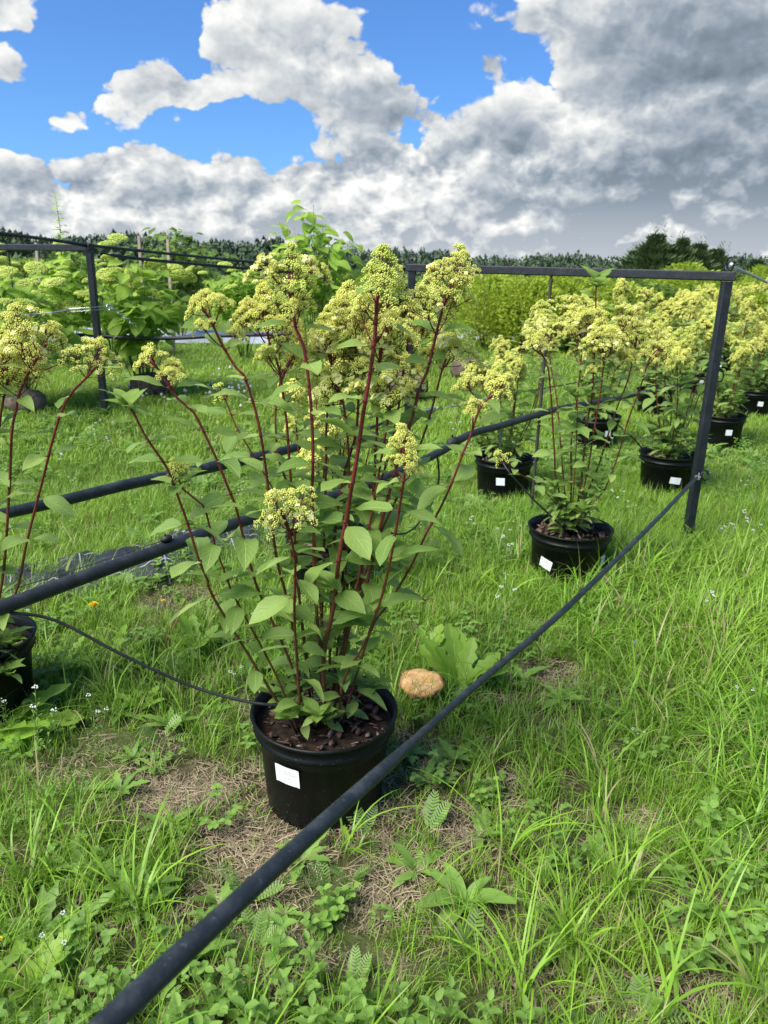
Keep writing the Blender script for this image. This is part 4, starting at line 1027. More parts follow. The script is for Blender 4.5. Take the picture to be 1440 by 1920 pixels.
# shackle and thimble where it meets the post
sh = empty('wire_tensioner', a_, 'small silver wire clamp hooked to the ring low on the right post', 'clamp')
m_ = MB(); dd = (pts[-1] - a_).normalized(); _, sa_, sb_ = frame_at(dd)
for q in (-1, 1): tube_mb(m_, [Vector(sa_) * (.010 * q) - dd * .035, Vector(sa_) * (.013 * q) + dd * .01, Vector(sa_) * (.008 * q) + dd * .05], .0035, 6)
build(m_, 'clamp_jaw', M['zinc'], sh)
m_ = MB(); box_mb(m_, tuple(dd * .045), (.022, .016, .022)); box_mb(m_, tuple(dd * -.015), (.03, .012, .014)); build(m_, 'clamp_body', M['zinc'], sh, smooth=False)
m_ = MB(); tube_mb(m_, [Vector((0, 0, -.02)), Vector((0, 0, .02))], .004, 6); build(m_, 'bolt', M['zinc'], sh)

rodx = PRx + D_ * .9
# supply pipe: sight lines in the plane of the rod
pp = [(-260, 1215), (-120, 1180), (0, 1140), (150, 1085), (300, 1031), (430, 985), (587, 940), (700, 905), (820, 850), (880, 815), (940, 798), (1000, 780), (1055, 765), (1150, 748), (1245, 728), (1310, 712)]
rr_ = [.0165] * 10 + [.0165] * 6
PP = [row_pt(x_, y_, rodx) for x_, y_ in pp]
rr_ = [(35 if i < 6 else 27 if i < 9 else 21 if i < 11 else 14) * dep(p) / FPX / 2 for i, p in enumerate(PP)]
rr_ = [min(.0185, max(.0145, q)) for q in rr_]
cable('irrigation_pipe', PP, rr_, M['pipe'], 'thick smooth black irrigation pipe slung behind the front pots from left edge to right', 'pipe', 14)
# upper cable, parallel to it, from the middle post to the left edge
up_ = [(-150, 1000), (0, 965), (120, 938), (250, 906), (350, 886), (440, 866), (540, 843), (640, 816), (700, 800), (748, 780)]
UP_ = [row_pt(x_, y_, PM_) for x_, y_ in up_]
cable('sheathed_cable', UP_, [22 * dep(p) / FPX / 2 for p in UP_[:3]] + [21 * dep(p) / FPX / 2 for p in UP_[3:6]] + [16 * dep(p) / FPX / 2 for p in UP_[6:8]] + [.010, .006], M['hose'], 'scuffed black sheathed cable crossing the grass from left edge to the middle post', 'cable', 12)
# middle post: turnbuckle and wire running on to the right
tb = [row_pt(x_, y_, PM_) for x_, y_ in ((768, 773), (800, 768), (860, 760), (935, 743), (1000, 731), (1055, 722), (1130, 708))]
o_ = empty('turnbuckle', tb[0], 'grey turnbuckle fixed to the middle post, wire running right', 'turnbuckle')
m_ = MB(); tube_mb(m_, [p - tb[0] for p in tb[1:4]], .008, 8); build(m_, 'sleeve', M['wirerope'], o_)
m_ = MB(); tube_mb(m_, [p - tb[0] for p in tb[3:]], .006, 6); build(m_, 'wire', M['hose'], o_)
m_ = MB()
for q in (-.008, .008): tube_mb(m_, [Vector((0, 0, q)), tb[1] - tb[0] + Vector((0, 0, q))], .003, 6)
build(m_, 'hook', M['zinc'], o_)
m_ = MB(); tube_mb(m_, [tb[1] - tb[0], (tb[1] - tb[0]) * 1.5], .014, 6); build(m_, 'nut', M['zinc'], o_, smooth=False)
# twisted stay from the right post's top ring
s0 = Vector((PR.x, PR.y, ztR + .05)) + r3 * .02; st = [s0, s0 + r3 * 1.2 + Vector((0, 0, -.07)), s0 + r3 * 3 + Vector((0, 0, -.20)), s0 + r3 * 14 + Vector((0, 0, -1.3))]
path, _ = smooth_path(st, .02); o_ = empty('wire_stay', s0, 'twisted silver wire running right from the ring on top of the right post', 'wire')
for ph in (0, 2.09, 4.19):
    m_ = MB(); hp = []
    for i, p in enumerate(path):
        d, a, b = frame_at(path[min(i + 1, len(path) - 1)] - path[max(i - 1, 0)]); t = i * .62 + ph; hp.append(p + a * (.0045 * math.cos(t)) + b * (.0045 * math.sin(t)) - s0)
    tube_mb(m_, hp, .004, 5); build(m_, 'wire_strand', M['wirerope'], o_)
m_ = MB()
for q in range(5): torus_mb(m_, r3 * (.035 + .018 * q) + Vector((0, 0, -.005 * q)), r3 + Vector((0, .3, .2)), .011, .004, seg=10)
build(m_, 'wire_wrap', M['zinc'], o_)

# wires over the left frame
def lw(px, py): return row_pt(px, py, PLx)
cable('sheathed_wire', [lw(-80, 424), lw(0, 437), lw(60, 445), lw(120, 453), lw(178, 461), lw(300, 474), lw(400, 484), lw(480, 492), lw(560, 500)], [.013] * 9, M['hose'], 'upper of the two black wires sagging right from the left frame post', 'wire', 8, .2)
cable('sheathed_wire', [lw(188, 474), lw(240, 483), lw(330, 492), lw(420, 500), lw(500, 507), lw(570, 513)], [.014] * 6, M['hose'], 'lower of the two black wires sagging right from the left frame post', 'wire', 8, .2)
PLg = PLx + D_ * .0
cable('guy_wire', [lw(-60, 434), lw(0, 441), lw(90, 450), lw(170, 464)], [.006] * 4, M['drip'], 'thin dark wire just under the top wire at the left edge', 'wire', 6, .2)
# hose crossing in front of the lime shrubs at the left
hz = [(-60, 628), (0, 630), (80, 632), (160, 628), (240, 634), (330, 634), (400, 630), (470, 628), (560, 626)]
Yh = 6.9
cable('hanging_hose', [atY(x_, y_, Yh) for x_, y_ in hz], [.018] * 9, M['hose'], 'black hose hanging level in front of the lime green shrubs at the left', 'hose', 10, .1)
# white turnbuckle and chain on the left frame post
e0 = atY(203, 577, PLx.y - .05); e1 = atY(130, 582, PLx.y - .4)
o_ = empty('turnbuckle', e0, 'silver turnbuckle pulling left from the left frame post', 'turnbuckle')
m_ = MB()
for q in (-.012, .012): tube_mb(m_, [Vector((0, 0, q)), e1 - e0 + Vector((0, 0, q))], .005, 6)
build(m_, 'body', M['zinc'], o_)
m_ = MB(); torus_mb(m_, (0, 0, 0), (1, 0, 0), .03, .006); build(m_, 'eye', M['zinc'], o_)
m_ = MB(); tube_mb(m_, [e1 - e0, atY(60, 590, PLx.y - .6) - e0, atY(-40, 596, PLx.y - 1) - e0], .008, 6); build(m_, 'wire', M['wirerope'], o_)
f0 = atY(205, 573, PLx.y - .02); f1 = atY(255, 612, PLx.y + .35)
o_ = empty('chain', f0, 'short silver chain hanging right from the left frame post', 'chain')
for k in range(9):
    c = (f1 - f0) * ((k + .5) / 9); d = (f1 - f0).normalized(); m_ = MB(); n_ = Vector((0, 0, 1)) if k % 2 else d.cross(Vector((0, 0, 1)))
    torus_mb(m_, c, n_, .02, .0045, seg=10); build(m_, 'chain_link', M['zinc'], o_)

# drip tubes with stakes
def drip(pts, r_, label, stake=None):
    p0 = Vector(pts[-1]); o = empty('drip_tube', p0, label, 'drip tube')
    path, _ = smooth_path([Vector(p) - p0 for p in pts], .03); mb = MB(); tube_mb(mb, path, r_, 8); build(mb, 'tube', M['drip'], o)
    mb = MB(); tube_mb(mb, [Vector((0, 0, .02)), Vector((0, 0, -.02)), Vector((0, 0, -.09))], [.0055, .005, .0035], 8); tube_mb(mb, [Vector((-.012, 0, .012)), Vector((.012, 0, .012))], .006, 8); build(mb, 'stake', M['drip'], o)
    return o
yb = A0.y - .06
drip([PP[2] + Vector((.0, 0, -.01)), atY(100, 1162, 1.62), atY(230, 1228, 1.64), atY(350, 1283, 1.66), atY(430, 1308, 1.66), atY(500, 1321, yb - .02), atY(570, 1321, yb), atY(628, 1310, yb)], .0042, 'thin black drip tube drooping from the left pipe into the largest pot')
drip([row_pt(940, 798, rodx) , atY(940, 860, 3.3), atY(985, 920, 3.2), atY(1030, 965, 3.2), atY(1057, 990, 3.22)], .0045, 'thin black drip tube going down to the pot left of the right post')
drip([row_pt(820, 850, rodx), atY(822, 905, 3.4), atY(800, 960, 3.3), atY(760, 1000, 3.2), atY(700, 992, 3.15), atY(640, 985, 3.1)], .0045, 'looping black drip tube reaching the pot behind the largest plant')
drip([row_pt(1100, 756, rodx), atY(1150, 790, 4.8), atY(1195, 830, 4.8), atY(1215, 862, 4.85)], .005, 'thin black drip tube ending in the tilted pot')
cable('thin_wire', [atY(-40, 1125, 2.6), atY(0, 1112, 2.7), atY(150, 1065, 2.9), atY(300, 1016, 3.1), atY(420, 985, 3.3)], [.0022] * 5, M['rebar'], 'thin dark wire stretched just above the thick pipe at the left', 'wire', 6)
# pipe fittings
for (x_, y_, lb) in ((312, 1010, 'small black clip stub on the thick pipe at the left'), (587, 940, 'black connector on the thick pipe behind the red stems'), (850, 828, 'black tap on the pipe right of the largest plant')):
    p = row_pt(x_, y_, rodx); o = empty('pipe_fitting', p, lb, 'pipe fitting'); o.scale = (.45, .45, .45) if x_ < 400 else (1, 1, 1); m_ = MB(); r3_ = Vector((ROWD.x, ROWD.y, 0))
    tube_mb(m_, [r3_ * -.035, r3_ * -.03, r3_ * .03, r3_ * .035], [.017, .0205, .0205, .017], 14); build(m_, 'collar', M['drip'], o)
    m_ = MB(); tube_mb(m_, [Vector((0, 0, .0)), Vector((-.006, 0, .026)), Vector((-.008, 0, .032))], [.006, .005, .007], 8); build(m_, 'spigot', M['drip'], o)

# ------------------------------------------------------------------ mushroom
_g = gp(785, 1312); mp = atY(790, 1279, _g.y); gz = zgf(mp.x, mp.y); o_ = empty('mushroom', (mp.x, mp.y, gz), 'large tan mushroom with a cracked flat cap beside the front pot', 'mushroom')
m_ = MB(); ks = [rnd.uniform(0, 6.28) for _ in range(3)]
wb = lambda a, r_: (.07 * math.sin(3 * a + ks[0]) + .05 * math.sin(7 * a + ks[1]) + .03 * math.sin(13 * a + ks[2])) * (r_ / .065) ** 2
prof = [(.0001, .001), (.012, .0015), (.026, .004), (.040, .0055), (.052, .005), (.061, .002), (.0655, -.004), (.062, -.008), (.050, -.009), (.02, -.013), (.0001, -.014)]
lathe_mb(m_, prof, 56, wob=wb); cap = build(m_, 'cap', M['mushroom'], o_, Matrix.Translation((0, 0, mp.z - gz)) @ Euler((.12, -.04, .3)).to_matrix().to_4x4() @ Matrix.Diagonal((1.22, 1.22, 1.1, 1)))
m_ = MB(); tube_mb(m_, [Vector((0, 0, -.02)), Vector((0, 0, (mp.z - gz) * .5)), Vector((0, 0, mp.z - gz - .008))], [.017, .013, .016], 12); build(m_, 'stalk', M['mushstem'], o_)

# ------------------------------------------------------------------ dandelions and broad-leaved weeds as things
def jag_leaf(L_, W_, lobes, depth, droop, fold=.25):
    mb = MB(); n = lobes * 3; V = []; U = []
    for i in range(n + 1):
        t = i / n; env = (math.sin(math.pi * min(1, t ** .9 * .98 + .01)) ** .7) * (.35 + .65 * t) if t < .97 else .05
        ph = i % 3; k = (1 - depth) if ph == 0 else (1.0 if ph == 2 else .75)
        if t > .8: k = 1 - (1 - k) * .3
        ww = W_ * .5 * env * k + .002; back = -.02 * L_ if ph == 2 else 0
        for q in (-1, -.5, 0, .5, 1):
            V.append((q * ww, t * L_ + back * abs(q), -droop * L_ * t * t + fold * abs(q) * ww + .004 * math.sin(i * 1.9 + q * 3))); U.append((.5 + .5 * q, t))
    F = []
    for i in range(n):
        for q in range(4): a = i * 5 + q; F.append((a, a + 1, a + 6, a + 5))
    mb.add(V, F, uv=U); return mb
JAG = [jag_leaf(1, rnd.uniform(.36, .46), 5, rnd.uniform(.45, .7), rnd.uniform(.1, .4)).mesh('leaf', M['leaf_dandelion']) for _ in range(4)]
JAGW = [jag_leaf(1, .56, 4, .42, .15).mesh('leaf', M['leaf_dandelion']) for _ in range(3)]
def dandelion(p, n, L_, label, wide=False, dirs=None, up=(.3, 1.2)):
    o = empty('dandelion_plant', p, label, 'weed', 'jagged-leaved weeds in the grass')
    for k in range(n):
        a = dirs[k % len(dirs)] + rnd.uniform(-.25, .25) if dirs else k * 2.4 + rnd.uniform(-.3, .3); ln = L_ * rnd.uniform(.7, 1.15)
        link('leaf', rnd.choice(JAGW if wide else JAG), o, leaf_matrix((0, 0, .01), (math.cos(a), math.sin(a), rnd.uniform(*up)), ln, rnd.uniform(-.35, .35)))
    return o
dandelion(gp(-20, 1385), 10, .25, 'big jagged weed at the left edge below the cut-off pot', True, [0.0, .35, -.35, -.8, .8], (.15, .6))
dandelion(gp(215, 1245), 9, .15, 'bright green dandelion under the drooping drip tube', False)
dandelion(gp(370, 1225), 8, .17, 'broad-leaved dandelion left of the largest plant stems', True, None, (.4, 1.6))
dandelion(gp(862, 1300), 15, .21, 'lush dandelion growing behind the mushroom', True, [.9, 1.6, 2.4, .2, 1.3], (.6, 1.8))
dandelion(gp(800, 1240), 6, .15, 'upright light green weed left behind the mushroom', True, [1.2, 2.0, .4], (.9, 2))
dandelion(gp(270, 1335), 5, .10, 'low dark plantain rosette on the thatch left of the pot', True)
dandelion(gp(120, 1260), 7, .12, 'leafy weed right of the cut-off pot', False)
dandelion(gp(60, 1860), 8, .12, 'jagged weed in the bottom left corner', True, None, (.5, 1.5))
dandelion(gp(640, 1460 + 90), 5, .07, 'small rosette at the foot of the largest pot', False)
def flower_stalk(p, h_, lean, r_, label, m_, cat='dandelion flower'):
    o = empty('dandelion_flower', p, label, cat, 'yellow dandelion flowers'); e = Vector((lean[0], lean[1], h_))
    mb = MB(); pth, _ = smooth_path([Vector((0, 0, 0)), e * .5 + Vector((.005, 0, 0)), e], .02); tube_mb(mb, pth, .0018, 6); build(mb, 'stalk', M['greenstem'], o)
    mb = MB()
    for k in range(70):
        a = k * 2.4; el_ = .15 + 1.2 * (1 - k / 70) ** .8 * 0 + 1.3 * (k / 70); d = Vector((math.cos(a) * math.cos(el_), math.sin(a) * math.cos(el_), math.sin(el_))); s_ = d.cross(Vector((0, 0, 1))).normalized() * r_ * .09; ln = r_ * (1 - .45 * k / 70)
        mb.add([tuple(e - s_), tuple(e + s_), tuple(e + d * ln + s_), tuple(e + d * ln - s_)], [(0, 1, 2, 3)], rn=rnd.random() * .99)
    build(mb, 'flower_head', m_, o)
q = gp(217, 1215); hd = atY(179, 1131, q.y + .02); flower_stalk(q, hd.z - q.z, (hd.x - q.x, .0), .021, 'larger yellow dandelion flower below the thick pipe on the left', M['yellow'])
q = gp(310, 1160); hd = atY(306, 1127, q.y); flower_stalk(q, hd.z - q.z, (hd.x - q.x, 0), .011, 'small yellow dandelion flower right of the larger one', M['yellow'])
q = gp(8, 1810); flower_stalk(q, .07, (0, 0), .007, 'tiny yellow flower at the left edge near the bottom', M['yellow'])
q = gp(1187, 1235); o_ = empty('blue_flower', q, 'tiny blue flower alone in the grass right of the cable', 'flower')
m_ = MB(); tube_mb(m_, [Vector((0, 0, 0)), Vector((0, 0, .07))], .0012, 5); build(m_, 'stalk', M['greenstem'], o_)
m_ = MB()
for k in range(5): a = k * 1.2566; flat_leaf(m_, (0, 0, .07), (math.cos(a), math.sin(a), .4), (0, 0, 1), .012, .010, .3, n=3)
build(m_, 'petals', M['blueflower'], o_)
# mint-like plants along the bottom edge
MINT = [leaf_mb(1, rnd.uniform(.52, .62), rnd.uniform(.05, .3), rnd.uniform(.2, .5), .03, .45).mesh('leaf', M['leaf_mint']) for _ in range(4)]
def mint(p, h_, label, n=5, L_=.035):
    o = empty('mint_plant', p, label, 'leafy weed', 'bright leafy weeds along the bottom edge'); lx, ly = rnd.uniform(-.02, .02), rnd.uniform(-.02, .02)
    mb = MB(); tube_mb(mb, [Vector((0, 0, 0)), Vector((lx * .4, ly * .4, h_ * .5)), Vector((lx, ly, h_))], [.0018, .0016, .0012], 6); build(mb, 'stem', M['greenstem'], o)
    a0 = rnd.uniform(0, 3)
    for j in range(n):
        f = (j + 1) / n; c = Vector((lx * f * f, ly * f * f, h_ * f))
        for q in (0, math.pi):
            a = a0 + j * 1.57 + q + rnd.uniform(-.2, .2); link('leaf', rnd.choice(MINT), o, leaf_matrix(c, (math.cos(a), math.sin(a), .25 + .5 * f), L_ * rnd.uniform(.8, 1.2) * (1.15 - .45 * f), 0))
WH = ['left end of the leafy weeds along the bottom edge', 'second leafy weed from the left along the bottom edge']
mints = [(430, 1850), (490, 1880), (545, 1845), (590, 1800), (600, 1900), (655, 1870), (700, 1905), (760, 1880), (800, 1900), (850, 1870), (905, 1900), (985, 1905), (480, 1920), (560, 1930), (640, 1935), (740, 1940), (520, 1760), (400, 1925), (340, 1890)]
mints.sort()
ordn = ['first', 'second', 'third', 'fourth', 'fifth', 'sixth', 'seventh', 'eighth', 'ninth', 'tenth', 'eleventh', 'twelfth', 'thirteenth', 'fourteenth', 'fifteenth', 'sixteenth', 'seventeenth', 'eighteenth', 'nineteenth']
for i, (x_, y_) in enumerate(mints):
    mint(gp(x_, y_ + 60), rnd.uniform(.07, .12), 'bright leafy weed by the bottom edge, %s counting from the left' % ordn[i], 5, rnd.uniform(.032, .045))

# big arching tussocks
TUS = []
for i_, (px, py, n_, lb) in enumerate(((1075, 1760, 26, 'largest arching grass tussock at the lower right'), (1170, 1660, 20, 'arching tussock right of the largest one, nearer the bare patch'), (985, 1850, 20, 'broad-bladed tussock near the bottom, left of the largest one'),
        (955, 1590, 16, 'upright tussock in the grass right of the bare thatch'), (1330, 1720, 18, 'loose tussock by the right edge, lower part'), (1350, 1480, 18, 'tall tussock by the right edge, halfway up the lawn'), (1120, 1440, 14, 'thin tussock in the middle of the right-hand grass'),
        (60, 1640, 16, 'tall tussock at the left edge above the bottom weeds'), (255, 1690, 20, 'dense upright tussock left of the diagonal cable'), (650, 1585, 9, 'small splayed grass tuft at the foot of the largest pot'), (1215, 1110, 10, 'tuft of long grass below the foot of the right post'), (1420, 1880, 16, 'tussock in the bottom right corner'), (1240, 1890, 14, 'tussock at the bottom edge left of the corner one'))):
    mb = MB(); sp_ = .28 if py > 1500 else .22
    for k in range(n_):
        r_ = .03 * math.sqrt(rnd.random()); a = rnd.uniform(0, 6.283); blade(mb, (r_ * math.cos(a), r_ * math.sin(a)), rnd.uniform(0, 6.283), sp_ * rnd.uniform(.55, 1.35), rnd.uniform(.004, .0085), rnd.uniform(.05, .6), rnd.uniform(.7, 2.4), rnd.random() * .88, 8)
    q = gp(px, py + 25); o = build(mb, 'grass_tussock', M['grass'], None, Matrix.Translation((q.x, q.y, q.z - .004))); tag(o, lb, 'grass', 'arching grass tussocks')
# bark chips spilled by the front pot
for k in range(26):
    a = rnd.uniform(3.3, 4.6); r_ = rnd.uniform(.2, .45); x_, y_ = A0.x + r_ * math.cos(a), A0.y + r_ * math.sin(a); s_ = rnd.uniform(.006, .012)
    c = link('bark_chip', rnd.choice(CHIP), None, Matrix.Translation((x_, y_, zgf(x_, y_) + .008)) @ Euler((rnd.gauss(0, .3), rnd.gauss(0, .3), rnd.uniform(0, 6.28))).to_matrix().to_4x4() @ Matrix.Diagonal((s_, s_, s_, 1)))
    tag(c, 'brown bark chip spilled on the thatch left of the front pot', 'bark chip', 'bark chips spilled beside the front pot')
# brown dock stalk at left
q = gp(305, 1225); m_ = MB(); e = atY(352, 1118, q.y + .05) - q; pth, _ = smooth_path([Vector((0, 0, 0)), e * .5 + Vector((-.012, 0, 0)), e], .02); tube_mb(m_, pth, .003, 6); tube_mb(m_, [Vector((.012, 0, 0)), e * .45, e * .75], .0022, 6)
o_ = build(m_, 'dry_stalk', mplain('dry_reddish_stalk', (.16, .06, .03), (.26, .12, .07)), None, Matrix.Translation(q)); tag(o_, 'dry reddish stalk in the weeds left of the largest plant', 'stalk')

# ------------------------------------------------------------------ ground fabric
m_ = MB(); nu, nv = 40, 10; V = []; U = []
cl = [(-30, 1085, -30, 1190), (60, 1060, 60, 1150), (170, 1045, 190, 1125), (290, 1015, 320, 1100), (390, 992, 430, 1062), (470, 968, 520, 1035), (540, 958, 590, 1010)]
for i in range(nu + 1):
    f = i / nu * (len(cl) - 1); k = min(len(cl) - 2, int(f)); t = f - k; c = [cl[k][j] * (1 - t) + cl[k + 1][j] * t for j in range(4)]
    a = gp(c[0], c[1]); b = gp(c[2], c[3])
    for j in range(nv + 1):
        s_ = j / nv; p = a.lerp(b, s_); hb = .085 * math.sin(math.pi * s_) ** .6 * (.75 + .35 * math.sin(i * .9) * math.sin(j * .7 + i * .3)) + .012 * math.sin(i * 2.3 + j * 1.7)
        V.append((p.x, p.y, p.z + .01 + max(0, hb))); U.append((i / nu, s_))
m_.add(V, [(i * (nv + 1) + j, i * (nv + 1) + j + 1, (i + 1) * (nv + 1) + j + 1, (i + 1) * (nv + 1) + j) for i in range(nu) for j in range(nv)], uv=U)
o_ = build(m_, 'ground_fabric', M['fabric']); tag(o_, 'crumpled black woven ground fabric with white lines under the thick pipe', 'ground fabric')

# ------------------------------------------------------------------ background: lime shrubs, root balls, covers
def dome_head(r_, n=120, br=.006):
    mb = MB()
    for k in range(n):
        z_ = 1 - (k + .5) / n * 1.0; rr = math.sqrt(max(0, 1 - z_ * z_)); a = k * 2.4; s_ = br * rnd.uniform(.7, 1.3); c = np.array((rr * r_ * math.cos(a), rr * r_ * math.sin(a), z_ * r_ * .48 + rnd.uniform(-.004, .004)))
        mb.add(OCT * s_ * np.array((1, 1, .7)) + c, OF, rn=rnd.random() * .99)
    return mb
HEADS = [dome_head(rnd.uniform(.075, .10), 240, .0085).mesh('flower_head', M['limehead']) for _ in range(3)]
def lime_shrub(p, H, Wd, nleaf, L_, heads, label, joined=False, m_=None, name='lime_shrub', cat='shrub', group='lime green shrubs behind the rows', wispy=0, stems=9):
    o = empty(name, p, label, cat, group); sm = MB(); lm = MB(); tips = []
    for k in range(stems):
        a = k * 2.4; r_ = Wd * .5 * math.sqrt((k + .5) / stems); e = Vector((math.cos(a) * r_, math.sin(a) * r_, H * rnd.uniform(.8, 1.0) * (1 - .25 * (r_ / (Wd * .5)) ** 2))); tips.append(e)
        tube_mb(sm, [Vector((math.cos(a) * .04, math.sin(a) * .04, 0)), e * .5 + Vector((0, 0, H * .06)), e], [.009, .006, .003], 5, rn=rnd.random())
    build(sm, 'stem', M['woodstem'] if H > 1.6 else M['greenstem'], o)
    for k in range(nleaf):
        e = rnd.choice(tips); f = rnd.uniform(.25, 1.0) ** .8; c = e * f + Vector((0, 0, H * .06 * math.sin(math.pi * f) + (.12 if f < .5 else 0))); a = rnd.uniform(0, 6.28); rr = rnd.uniform(.0, .6) * L_ + Wd * .06; b_ = c + Vector((math.cos(a), math.sin(a), rnd.uniform(-.3, .3))) * rr
        mx = leaf_matrix(b_, (math.cos(a), math.sin(a), rnd.uniform(-.7, .3)), L_ * rnd.uniform(.7, 1.3), rnd.uniform(-.4, .4))
        if joined: lm.merge(rnd.choice(ROUNDMB), mx, rnd.random())
        else: link('leaf', rnd.choice(LIME), o, mx)
    if joined: tag(build(lm, 'foliage', m_ or M['leaf_lime'], o), kind='stuff')
    for k in range(heads):
        e = rnd.choice(tips); c = e * rnd.uniform(.93, 1.06) + Vector((rnd.uniform(-.2, .2), rnd.uniform(-.2, .2), rnd.uniform(.0, .12))); s_ = rnd.uniform(.8, 1.3)
        link('flower_head', rnd.choice(HEADS), o, Matrix.Translation(c) @ Euler((rnd.gauss(0, .25), rnd.gauss(0, .25), 0)).to_matrix().to_4x4() @ Matrix.Diagonal((s_, s_, s_, 1)))
    return o
def above(px, py, D):   # point above terrain seen at the pixel at distance D
    return atY(px, py, D)
def base_at(px, D):
    p = atY(px, 600, D); return Vector((p.x, p.y, zgf(p.x, p.y)))
b1 = gp(270, 740); lime_shrub(b1, 1.33, .95, 298, .155, 20, 'lime green hydrangea shrub with domed heads just right of the left frame post', stems=13)
b2 = gp(45, 765); lime_shrub(b2, 1.2, 1.15, 298, .15, 20, 'lime green domed hydrangea shrub at the far left behind the flowers', stems=12)
b3 = base_at(128, 9.0); lime_shrub(b3, 1.5, .95, 280, .17, 10, 'tall lime shrub with a wispy top shoot behind the left frame')
b3o = COL.objects[-1].parent; wl = MB(); tube_mb(wl, [Vector((0, 0, 1.3)), Vector((.02, 0, 1.6)), Vector((0, .01, 1.96))], [.006, .004, .002], 5); build(wl, 'stem', M['greenstem'], b3o)
for k in range(26): link('leaf', rnd.choice(LIME), b3o, leaf_matrix((.01 + rnd.uniform(-.02, .02), rnd.uniform(-.02, .02), 1.32 + k * .025), (math.cos(k * 2.2), math.sin(k * 2.2), .3), .13 - .0025 * k, 0))
b5 = base_at(590, 8.8); lime_shrub(b5, 1.98, 1.0, 298, .16, 0, 'tall bright green leafy shrub rising behind the largest hydrangea', stems=12)
b6 = base_at(335, 13); lime_shrub(b6, 2.05, 1.7, 700, .14, 0, 'rounded green tree-like shrub far behind, right of the left post', True, M['foliage_mid'])
b7 = base_at(455, 10.5); lime_shrub(b7, 1.35, 1.0, 500, .13, 10, 'pale green shrub seen left of the largest plant top', True)
b8 = base_at(-20, 9.5); lime_shrub(b8, 1.35, 1.5, 500, .14, 14, 'lime shrub at the left edge behind the frame crossbar', True)
b9 = base_at(205, 10.5); lime_shrub(b9, 1.3, 1.1, 500, .13, 10, 'lime shrub far behind the left frame post', True)
b10 = base_at(745, 11); lime_shrub(b10, 1.45, 1.0, 500, .12, 0, 'green shrub behind the middle post', True, M['foliage_mid'])
# shoots of the tall shrub that stand against the sky
def root_ball(px, py, D, r_, label):
    p = base_at(px, D); mb = MB(); seg = 20; prof = [(.001, -.02), (r_ * .8, 0), (r_, r_ * .35), (r_ * .97, r_ * .75), (r_ * .7, r_ * 1.0), (r_ * .3, r_ * 1.1), (.001, r_ * 1.1)]
    k1, k2 = rnd.uniform(0, 6), rnd.uniform(0, 6); lathe_mb(mb, prof, seg, wob=lambda a, q: .07 * math.sin(a * 3 + k1) + .05 * math.sin(a * 7 + k2 + q * 20))
    o = build(mb, 'root_ball', M['burlap'], None, Matrix.Translation(p)); tag(o, label, 'root ball', 'burlap-wrapped root balls'); return o
root_ball(275, 735, b1.y + .02, .20, 'burlap root ball under the lime shrub right of the left post')
root_ball(30, 780, b2.y - .1, .17, 'burlap root ball at the left edge')
root_ball(760, 690, 7.9, .26, 'burlap root ball just right of the middle post')
root_ball(885, 665, 9.2, .24, 'burlap root ball further right behind the thin rod')
def cover(px0, px1, D, dD, hgt, label):
    a = base_at(px0, D); b = base_at(px1, D); mb = MB(); nu, nv = 30, 6; V = []
    for i in range(nu + 1):
        for j in range(nv + 1):
            x_ = a.x + (b.x - a.x) * i / nu; y_ = D + dD * j / nv; V.append((x_, y_, zgf(x_, y_) + .02 + hgt * math.sin(math.pi * j / nv) * (.7 + .3 * math.sin(i * .8 + j)) + rnd.uniform(0, .02)))
    mb.add(V, [(i * (nv + 1) + j, (i + 1) * (nv + 1) + j, (i + 1) * (nv + 1) + j + 1, i * (nv + 1) + j + 1) for i in range(nu) for j in range(nv)])
    o = build(mb, 'row_cover', M['rowcover']); tag(o, label, 'ground cover'); return o
cover(60, 500, 12.5, 1.5, .16, 'pale bluish row cover spread behind the lime shrubs on the left')
cover(860, 1000, 14, 2, .2, 'pale strip of row cover behind the hydrangeas on the right')
for (px, py0, D, label) in ((65, 455, 12, 'slim wooden stake behind the left frame, leftmost of three'), (258, 442, 11.5, 'slim wooden stake above the lime shrub, middle of three'), (312, 448, 11, 'slim wooden stake rightmost of three')):
    t_ = atY(px, py0, D); mb = MB(); g0 = zgf(t_.x, t_.y); bar_mb(mb, (0, 0, -.1), (.02 if px > 60 else -.05, 0, t_.z - g0), .04); o = build(mb, 'wooden_stake', M['wood'], None, Matrix.Translation((t_.x, t_.y, g0)), smooth=False); tag(o, label, 'stake', 'wooden stakes behind the left frame')
# white clover blossoms
cb = MB()
for k in range(24): z_ = 1 - (k + .5) / 24 * 1.5; r_ = math.sqrt(max(0, 1 - z_ * z_)); cb.add(OCT * .006 + np.array((.013 * r_ * math.cos(k * 2.4), .013 * r_ * math.sin(k * 2.4), .09 + .013 * z_)), OF, rn=rnd.random())
tube_mb(cb, [Vector((0, 0, 0)), Vector((0, 0, .085))], .0015, 4, rn=.1)
CBM = cb.mesh('white_clover_blossom', M['white'])
for k in range(95):
    px, py = rnd.uniform(195, 480), rnd.gauss(738, 14); p = gp(px, py); s_ = rnd.uniform(.5, .95)
    o = link('white_clover_blossom', CBM, None, Matrix.Translation(p) @ Matrix.Diagonal((s_, s_, s_ * 1.2, 1))); tag(o, 'white clover blossom in the grass right of the left frame post', 'clover', 'white clover blossoms behind the largest plant')

